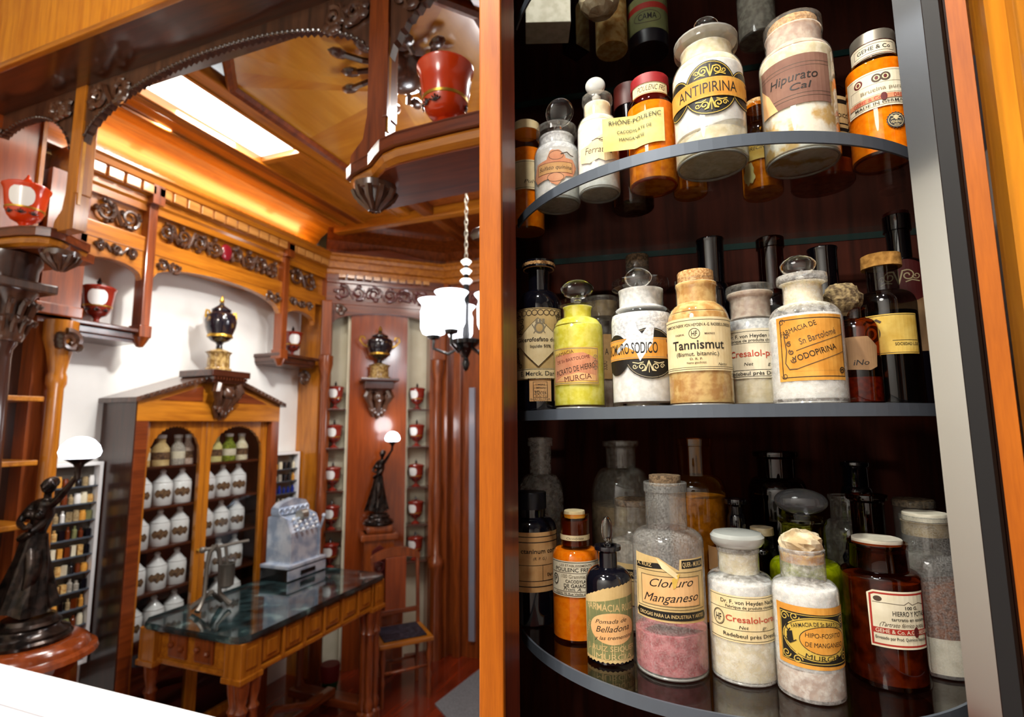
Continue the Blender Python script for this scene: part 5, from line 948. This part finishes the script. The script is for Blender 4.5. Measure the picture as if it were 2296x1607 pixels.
for x in (-hx+.05, hx-.06):
    for y in (-hy+.07, hy-.06):
        m = MB(); m.box(x-.048, x+.048, y-.055, y+.055, .60, .76, bev=.004); m.box(x-.055, x+.055, y-.062, y+.062, .598, .622, bev=.004); m.box(x+.046, x+.053, y-.03, y+.03, .65, .735, bev=.004); tp(m, 'corner_block', 'honeyz')
for i in range(6):
    y = -hy+.19+i*.138; m = MB(); m.box(hx-.036, hx-.022, y-.052, y+.052, .645, .745, bev=.006); m.box(hx-.023, hx-.014, y-.032, y+.032, .665, .728, bev=.005); m.box(hx-.036, hx-.012, y+.058, y+.074, .625, .76, bev=.004); tp(m, 'drawer_front', 'honeyz')
for i in range(2):
    x = -.1+i*.16; m = MB(); m.box(x-.055, x+.055, -hy+.036, -hy+.052, .645, .745, bev=.006); m.ball((x-.03, -hy+.03, .70), .014, seg=8); m.ball((x+.03, -hy+.03, .69), .014, seg=8); tp(m, 'end_panel', 'red')
leg = [(.0, 0), (.036, 0), (.036, .05), (.022, .06), (.03, .10), (.02, .13), (.021, .15), (.024, .42), (.022, .46), (.03, .48), (.02, .50), (.03, .55), (.034, .60), (0, .60)]
for x in (-hx+.05, hx-.075, hx-.04):
    for y in (-hy+.05, -hy+.11, hy-.10, hy-.045):
        if x < 0 and y in (-hy+.11, hy-.10): continue
        m = MB(); m.lathe(leg, (x, y, 0), 16); tp(m, 'leg', 'red')
for y in (-hy+.08, hy-.07): m = MB(); m.box(-hx+.03, hx-.03, y-.05, y+.05, .055, .10, bev=.01); tp(m, 'foot_rail', 'redx')
m = MB(); m.box(-.03, .03, -hy+.08, hy-.07, .10, .14, bev=.01); m.tube([(.0, -hy+.15, .12), (.05, -.2, .16), (.0, 0, .22), (.05, .2, .16), (0, hy-.15, .12)], .02, 8); tp(m, 'stretcher', 'redy')
M['chrome'] = mottle('engraved_silver', '#a9bad2', '#dfe8f4', 14, .28, spec=.5); M['chrome'].node_tree.nodes['Principled BSDF'].inputs['Metallic'].default_value = .55
cr = thing('cash_register', 'ornate old silver cash register standing on the marble table', 'cash register', (-2.395, 2.63, .7905), pi/2)
def rp(mb, name, mat, par=None): return mb.build(name, mat, par or cr)
m = MB(); m.box(-.155, .155, -.10, .10, 0, .085, bev=.004); bs = rp(m, 'drawer_base', 'black'); m = MB(); m.box(-.158, .158, -.106, -.10, .005, .06, bev=.003); m.box(-.16, .16, -.11, .10, .068, .088, bev=.004); rp(m, 'drawer_front', 'chrome', bs)
m = MB(); m.box(-.06, .06, -.112, -.106, .02, .045, bev=.003); rp(m, 'drawer_plate', 'black', bs)
m = MB(); m.prism([(-.095, .088), (.09, .088), (.09, .30), (.07, .335), (-.10, .335), (-.12, .30)][::1], -.075, .09, 'yz') if False else m.prism([(-.085, .088), (.085, .088), (.085, .34), (.03, .36), (-.045, .33), (-.08, .26)], -.12, .105, 'yz'); rp(m, 'housing', 'chrome')
m = MB()
for sx in (-.125, .11): m = MB(); m.prism([(-.09, .085), (.09, .085), (.09, .345), (.03, .37), (-.05, .34), (-.088, .26)], sx, sx+.012, 'yz'); rp(m, 'side_plate', 'chrome')
for r_ in range(4):
    for k in range(5): m = MB(); y = -.078+r_*.012; z = .262+r_*.02; m.tube([(-.085+k*.042, y, z), (-.085+k*.042, y-.02, z+.012)], .003, 6); m.ball((-.085+k*.042, y-.022, z+.013), .009, seg=8); rp(m, 'key', 'porc' if (k+r_) % 2 else 'chrome')
m = MB(); m.box(-.13, .115, .0, .07, .355, .40, bev=.01); m.prism([(-.13, .40), (.115, .40), (.09, .425), (.0, .445), (-.10, .425)], .01, .06)
for k in range(6): m.tube([(-.12+k*.042+.018*cos(a), -.002, .378+.018*sin(a)) for a in [i*.55 for i in range(12)]], .004, 5)
rp(m, 'crest', 'chrome')
m = MB(); m.lathe([(0, 0), (.03, 0), (.03, .05), (0, .05)], T=Matrix.Translation((.0, -.05, .35)) @ Matrix.Rotation(pi/2, 4, 'Y') @ Matrix.Translation((0, 0, -.025)), seg=18); rp(m, 'counter_drum', 'silver')
m = MB(); m.tube([(.12, -.02, .2), (.15, -.03, .2), (.155, -.06, .25), (.155, -.08, .31)], .008, 8); m.ball((.155, -.082, .322), .014, seg=8); rp(m, 'crank', 'chrome')
M['iron'] = paint('grey_iron', '#6a645c', .4, .55)
sc_ = thing('pill_press', 'small grey iron press with lever and cup on the near end of the marble table', 'press', (-2.31, 2.0, .8035), pi/2-.3)
m = MB()
for sx in (-1, 1): m.tube([(sx*.075, -.03, .004), (sx*.06, -.02, .02), (sx*.035, 0, .06), (sx*.03, 0, .2), (sx*.02, 0, .26), (0, 0, .285)], [.014, .012, .010, .010, .012, .014], 8)
m.tube([(-.07, .05, .004), (-.03, .03, .04), (0, 0, .07), (.03, .03, .04), (.07, .05, .004)], .012, 8); m.build('stand', 'iron', sc_)
m = MB(); m.lathe([(0, .08), (.02, .08), (.034, .09), (.036, .19), (.040, .195), (.034, .195), (.03, .1), (0, .1)], (.06, -.01, 0), 20); m.build('cup', 'iron', sc_)
m = MB(); m.tube([(-.05, 0, .275), (.16, -.01, .285)], .008, 8); m.ball((-.055, 0, .275), .016, seg=10); m.tube([(.05, -.005, .275), (.06, -.01, .19)], .008, 8); m.build('lever', 'iron', sc_)
bw = thing('paint_pot', 'red pot with green base on the floor behind the table legs', 'pot', (-2.36, 2.95, 0)); bw.scale = (.6, .6, .7)
m = MB(); m.lathe([(0, 0), (.07, 0), (.09, .1), (0, .1)], seg=22); m.build('green_base', paint('green_enamel', '#0c5a34', .4), bw); m = MB(); m.lathe([(0, .1), (.09, .1), (.1, .22), (.095, .24), (0, .24)], seg=22); m.build('red_body', paint('dull_red', '#7c1c1c', .5), bw)
# ------------------------------------------------------------------ chair
ch = thing('wooden_chair', 'low carved wooden chair with dark leather seat beside the table', 'chair', (-1.93, 3.085, 0), radians(47))
def hp(mb, name, mat, par=None): return mb.build(name, mat, par or ch)
m = MB(); m.box(-.17, .17, -.16, .15, .335, .362, bev=.008); sf = hp(m, 'seat_frame', 'honey'); m = MB(); m.box(-.135, .135, -.125, .12, .361, .372, bev=.008); M['leather'] = mottle('dark_leather', '#15131c', '#33303c', 40, .4); hp(m, 'seat', 'leather')
lg_ = [(.0, 0), (.012, 0), (.014, .06), (.011, .1), (.019, .14), (.012, .17), (.012, .2), (.021, .26), (.014, .3), (.02, .335), (0, .335)]
for x in (-.145, .145):
    for y in (-.135, .125): m = MB(); m.lathe(lg_, (x, y, 0), 12); hp(m, 'leg', 'red' if (x < 0 or y > 0) else 'porc' if False else 'red')
m = MB(); m.tube([(-.145, -.135, .19), (.145, -.135, .19)], .009, 8); hp(m, 'stretcher', 'red'); m = MB(); m.tube([(-.145, .125, .15), (.145, .125, .15)], .009, 8); hp(m, 'stretcher', 'red')
for x in (-.15, .15): m = MB(); m.tube([(x, .13, .34), (x, .145, .6), (x*1.02, .175, .80)], .013, 8); hp(m, 'back_post', 'red')
m = MB(); top = [(-.165+.33*i/20, .80+.055*sin(pi*i/20)**.7) for i in range(21)]; bt = [(x, .765+.03*sin(pi*i/20)) for i, (x, _) in enumerate(top)]; m.strip(top, bt, .155, .18); hp(m, 'top_rail', 'red')
m = MB(); m.box(-.07, .07, .145, .162, .45, .79, bev=.004); hp(m, 'back_splat', 'panel'); m = MB(); m.box(-.15, .15, .135, .155, .43, .46, bev=.004); hp(m, 'lower_rail', 'redx')
# ------------------------------------------------------------------ bronze lamp bearers
M['bronze'] = mottle('dark_bronze', '#16110f', '#3a2e28', 30, .28, coat=.3); M['bronze'].node_tree.nodes['Principled BSDF'].inputs['Metallic'].default_value = .7
def skin(edges_chains, name, mat, par, extra=None, vox=.005):
    """joined limbs with a radius per joint -> one continuous remeshed surface"""
    mb = MB()
    for chain in edges_chains:
        P = [Vector(p) for p, r in chain]; R = [r for p, r in chain]; pts, rr = [], []
        for i in range(len(P)-1):
            p0, p1, p2, p3 = P[max(i-1, 0)], P[i], P[i+1], P[min(i+2, len(P)-1)]
            for k in range(6):
                t = k/6; pts.append(.5*((2*p1)+(p2-p0)*t+(2*p0-5*p1+4*p2-p3)*t*t+(3*p1-p0-3*p2+p3)*t**3)); rr.append(R[i]+(R[i+1]-R[i])*t)
        pts.append(P[-1]); rr.append(R[-1]); mb.tube(pts, rr, 14)
        for p, r in ((pts[0], rr[0]), (pts[-1], rr[-1])): mb.ball(p, r*1.02, seg=12)
    if extra: extra(mb)
    bmesh.ops.recalc_face_normals(mb.bm, faces=mb.bm.faces)
    e2 = bpy.data.meshes.new(name); mb.bm.to_mesh(e2); mb.bm.free(); o = bpy.data.objects.new(name, e2); COL.objects.link(o)
    r = o.modifiers.new('r', 'REMESH'); r.mode = 'VOXEL'; r.voxel_size = vox; r.use_smooth_shade = True
    sm = o.modifiers.new('k', 'SMOOTH'); sm.iterations = 2; sm.factor = .5
    bpy.context.view_layer.update(); e3 = bpy.data.meshes.new_from_object(o.evaluated_get(bpy.context.evaluated_depsgraph_get())); bpy.data.objects.remove(o)
    e3.materials.clear(); e3.materials.append(M[mat]); 
    for p in e3.polygons: p.use_smooth = True
    o = bpy.data.objects.new(name, e3); COL.objects.link(o); o.parent = par; return o
def bearer(label, loc, rz, mirror=1):
    t = thing('lamp_statue', label, 'statue', loc, rz); q = mirror
    def v(x, y, z): return (x*q, y, z)
    pel = v(-.012, 0, .285)
    ch_ = [[(pel, .040), (v(-.006, .004, .345), .030), (v(.012, .002, .41), .040), (v(.030, -.004, .452), .030), (v(.038, -.008, .478), .014), (v(.042, -.012, .50), .013)],
           [(v(.030, -.004, .452), .030), (v(.068, -.006, .462), .017), (v(.115, -.012, .505), .0135), (v(.16, -.016, .555), .0095), (v(.172, -.018, .572), .008)],
           [(v(.030, -.004, .452), .030), (v(-.012, -.012, .45), .017), (v(-.04, -.04, .39), .0135), (v(.03, -.085, .375), .010), (v(.052, -.09, .378), .008)],
           [(pel, .040), (v(.02, -.022, .20), .030), (v(.010, -.03, .11), .019), (v(.012, -.022, .045), .012), (v(.022, -.055, .03), .011)],
           [(pel, .040), (v(-.035, .01, .2), .028), (v(-.05, .04, .11), .018), (v(-.045, .05, .045), .012), (v(-.04, .02, .03), .011)]]
    def head(mb):
        mb.ball(v(.048, -.016, .528), .030, (.82, .95, 1.12), 14); mb.ball(v(.038, .006, .54), .027, (1, 1, .9), 12); mb.ball(v(.030, .028, .545), .015, seg=10)
        mb.ball(v(.054, -.045, .524), .006, (.7, 1, 1.2), 8); mb.ball(v(.053, -.040, .508), .006, (1.3, .8, .7), 8)
        for s_ in (-1, 1): mb.ball(v(.048+s_*.012, -.041, .533), .0045, seg=8); mb.ball(v(.048+s_*.025, -.012, .526), .006, (.5, .8, 1.1), 8); mb.ball(v(.012+s_*.022, -.034, .415), .018, (1, .9, 1), 10)
        for (c, dv_) in ((v(.172, -.018, .572), v(.25, -.1, 1)), (v(.052, -.09, .378), v(1, -.25, .1))):
            c = Vector(c); d = Vector(dv_).normalized(); sd = d.cross(Vector((0, 1, .2))).normalized(); mb.ball(c, .0105, seg=8)
            for f in range(4): b0 = c+sd*(f-1.5)*.005; mb.tube([b0, b0+d*.011, b0+d*.02+Vector((0, .006, 0))], [.0035, .0033, .0026], 6)
            mb.tube([c+sd*.009, c+sd*.016+d*.008, c+sd*.014+d*.016], [.004, .0035, .003], 6)
    skin(ch_, 'figure', 'bronze', t, head, .0038)
    m = MB(); g = []; n = 40
    for j in range(13):
        f = j/12; z = .335-.30*f; cx = (-.010+.012*f)*q; w = .044+.045*f**1.3; dd = .042+.05*f**1.2; L = []
        for i in range(n):
            a = 2*pi*i/n; k = 1+.11*f**.6*sin(a*9+f*2.2)+.05*sin(a*4+f*5); L.append(m.bm.verts.new((cx+w*k*cos(a)-q*.03*f*(1+cos(a+2)), dd*k*sin(a)*.9, z+.012*f*sin(a*3))))
        g.append(L)
    for a_, b_ in zip(g, g[1:]):
        for i in range(n): m._f([a_[i], b_[i], b_[(i+1) % n], a_[(i+1) % n]], True)
    m._f(g[-1]); m._f(g[0][::-1]); m.tube([v(-.05, -.01, .33), v(-.02, -.05, .325), v(.02, -.05, .345), v(.04, -.02, .38), v(.03, .02, .42), v(0, .04, .40)], [.012, .014, .013, .012, .012, .008], 8); m.build('drapery', 'bronze', t)
    m = MB(); m.lathe([(0, 0), (.14, 0), (.145, .012), (.135, .02), (.135, .03), (.105, .045), (.10, .055), (.105, .066), (.09, .075), (.085, .09), (0, .09)], (0, 0, -.075), 28); m.build('plinth', 'bronze', t)
    hx_ = .176*q
    m = MB(); m.lathe([(0, -.03), (.008, -.03), (.01, .01), (.02, .03), (.052, .052), (.05, .056), (0, .05)], (hx_, -.018, .585), 20); m.build('torch_cup', 'bronze', t)
    m = MB(); m.lathe([(0, 0), (.045, 0), (.066, .012), (.072, .03), (.064, .055), (.045, .078), (.02, .09), (0, .092)], (hx_, -.018, .635), 28); m.build('lamp_globe', 'lampglow', t)
    l = bpy.data.lights.new('globe_light', 'POINT'); l.energy = 2.2; l.color = (.95, .97, 1); l.shadow_soft_size = .07; lo = bpy.data.objects.new('globe_light', l); COL.objects.link(lo); lo.parent = t; lo.location = (hx_, -.03, .78)
    return t
bearer('large dark bronze woman raising a glowing lamp at the left edge', (-2.345, 1.27, .978), .25, 1).scale = (.9, .9, .9)
s2 = bearer('small distant bronze figure raising a glowing lamp in front of the niche panel', nloc(-.045, -.105, 1.045), NR-.9, 1); s2.scale = (.74, .74, .8)
m = MB(); o_ = [(-.20+.4*i/16, 0) for i in range(17)]
pd = thing('statue_pedestal', 'polished round topped wooden pedestal carrying the bronze statue at left', 'pedestal', (-2.345, 1.27, 0))
m = MB(); m.lathe([(0, .84), (.175, .84), (.21, .85), (.205, .865), (.185, .872), (.18, .89), (.16, .905), (.15, .909), (0, .909)], seg=32); m.build('moulded_top', 'panel', pd)
m = MB(); m.lathe([(0, 0), (.18, 0), (.18, .06), (.15, .07), (.15, .80), (.175, .84), (0, .84)], seg=12, smooth=False); m.build('fluted_body', 'red', pd)
p2 = thing('niche_pedestal', 'wooden carved pedestal carrying the small bronze figure in the niche', 'pedestal', nloc(-.045, -.105, 0), NR)
m = MB(); m.box(-.10, .10, -.085, .085, 0, .93, bev=.006); m.box(-.125, .125, -.10, .10, .885, .93, bev=.01); m.box(-.09, .09, -.09, .09, .93, .984, bev=.02); m.build('pedestal_body', 'red', p2)
m = MB(); m.prism([(-.05, .60), (.05, .60), (.05, .82), (0, .86), (-.05, .82)], -.091, -.085); carve(m, -.045, .045, .62, .80, -.092, n=1, r=.007); m.build('carved_panel', 'carvedred', p2)
# ------------------------------------------------------------------ chandelier
chd = thing('chandelier', 'lit chandelier with white glass shades on a chain near the stile', 'chandelier', (-1.15, 2.4, 0))
m = MB()
for k in range(20):
    z = 3.085-.03*k; ax = k % 2; m.tube([(.008*cos(a)*(1-ax), .008*cos(a)*ax, z-.015+.019*sin(a)) for a in [i*pi/5 for i in range(10)]], .003, 5, closed=True)
m.build('chain', 'silver', chd)
for z, r in ((2.50, .028), (2.45, .03), (2.395, .034)): m = MB(); m.lathe([(0, z-.02), (r*.5, z-.018), (r, z), (r*.6, z+.012), (0, z+.016)], seg=18); m.build('porcelain_bead', 'porc', chd)
m = MB(); m.lathe([(0, 1.93), (.012, 1.94), (.02, 1.97), (.012, 2.0), (.03, 2.04), (.07, 2.07), (.075, 2.09), (.02, 2.11), (.014, 2.2), (.016, 2.36), (.01, 2.50), (0, 2.5)], seg=18); m.build('stem', 'black', chd)
for k in range(5):
    a = 2*pi*k/5+.95; cx, cy = .165*cos(a), .165*sin(a)
    m = MB(); m.tube([(.02*cos(a), .02*sin(a), 2.06), (.09*cos(a), .09*sin(a), 2.02), (cx, cy, 2.05), (cx, cy, 2.105)], .008, 8); m.lathe([(0, 2.09), (.03, 2.10), (.034, 2.115), (0, 2.12)], (cx, cy, 0), 14); am = m.build('arm', 'black', chd)
    m = MB(); m.lathe([(.03, 2.115), (.055, 2.125), (.066, 2.15), (.068, 2.24), (.06, 2.26), (.062, 2.275), (.082, 2.30), (.079, 2.30), (.058, 2.275), (.055, 2.255), (.062, 2.2), (.05, 2.13), (.03, 2.12)], (cx, cy, 0), 24, capb=False, capt=False); m.build('glass_shade', 'lampglow', am)
l = bpy.data.lights.new('chandelier_light', 'POINT'); l.energy = 14; l.color = (.97, .98, 1); l.shadow_soft_size = .12; lo = bpy.data.objects.new('chandelier_light', l); COL.objects.link(lo); lo.parent = chd; lo.location = (0, 0, 2.42)
# ------------------------------------------------------------------ narrow white-framed wall cases with rows of tiny bottles
TB = {}
def tiny(kind):
    m = MB(); r = .011
    pr = {'bottle': [(0, 0), (r, 0), (r, .032), (r*.5, .038), (r*.5, .05), (0, .05)], 'box': [(0, 0), (r*1.35, 0), (r*1.35, .04), (0, .04)], 'jar': [(0, 0), (r*1.2, 0), (r*1.2, .03), (r, .034), (r, .042), (0, .043)]}[kind]
    m.lathe(pr, seg=4 if kind == 'box' else 12, smooth=kind != 'box'); return m
cols = ['powder_tan', 'paper_ivory', 'deep', 'powder_dirty', 'paper_orange', 'navy', 'paper_green', 'powder_beige', 'porc']; M['bluev'] = paint('blue_glass', '#1c2f8a', .2, coat=.6); M['tinyamb'] = paint('amber_vial', '#6a2c0c', .2, coat=.5); cols[2] = 'tinyamb'
cname = {'powder_tan': 'tan', 'paper_ivory': 'ivory', 'tinyamb': 'amber', 'powder_dirty': 'grey', 'paper_orange': 'orange', 'navy': 'black', 'paper_green': 'green', 'powder_beige': 'beige', 'porc': 'white', 'bluev': 'blue'}
protos = {}
ORD = 'first second third fourth fifth sixth seventh eighth ninth tenth eleventh'.split()
def wallcase(label, y0, y1, z0, z1, nrow, ncol, short, pick):
    t = thing('wall_case', label, 'display case', (-2.797, (y0+y1)/2, z0), pi/2); w = (y1-y0)/2; h = z1-z0
    m = MB(); m.box(-w, w, -.012, 0, 0, h); m.build('case_back', 'iron', t)
    for a in ((-w, -w+.016, 0, h), (w-.016, w, 0, h), (-w+.016, w-.016, 0, .018), (-w+.016, w-.016, h-.016, h)): m = MB(); m.box(a[0], a[1], -.055, -.012, a[2], a[3], bev=.002); m.build('frame_rail', 'white', t)
    for i in range(nrow):
        z = .02+(h-.05)*i/nrow; m = MB(); m.box(-w+.016, w-.016, -.05, -.012, z-.006, z); m.build('case_shelf', 'band', t)
        for j in range(ncol):
            x = -w+.035+(2*w-.07)*j/(ncol-1); kd, c = pick(i, j); P = Vector((-2.797+.031, (y0+y1)/2+x, z0+z+.0004))
            lab = 'tiny %s %s, %s from left, %s shelf up in the %s' % (cname[c], {'bottle': 'bottle', 'box': 'carton', 'jar': 'jar'}[kd], ORD[j], ORD[i], short)
            if (kd, c) not in protos:
                o = tiny(kd).build('sample_'+{'bottle': 'bottle', 'box': 'carton', 'jar': 'jar'}[kd], c); o.location = P; protos[(kd, c)] = o; tag(o, lab, 'bottle' if kd != 'box' else 'box', 'tiny samples in the wall cases')
            else: o = dup(protos[(kd, c)], P, pi/4 if kd == 'box' else 0, lab); 
            o.scale = (random.uniform(.85, 1.1),)*2+(random.uniform(.8, 1.15),)
rn2 = random.Random(5)
wallcase('tall white framed wall case of tiny bottles behind the large bronze statue', 1.47, 1.73, .60, 1.505, 11, 8, 'tall case', lambda i, j: (rn2.choice(['bottle', 'bottle', 'jar', 'box'] if i != 6 else ['box']), rn2.choice(cols)))
wallcase('white framed wall case with blue bottles right of the pedimented cabinet', 2.72, 3.03, .95, 1.49, 6, 7, 'case beside the cabinet', lambda i, j: (('bottle', 'bluev') if i == 3 else (rn2.choice(['bottle', 'jar']), rn2.choice(['powder_dirty', 'paper_ivory', 'paper_orange', 'navy'])) ))
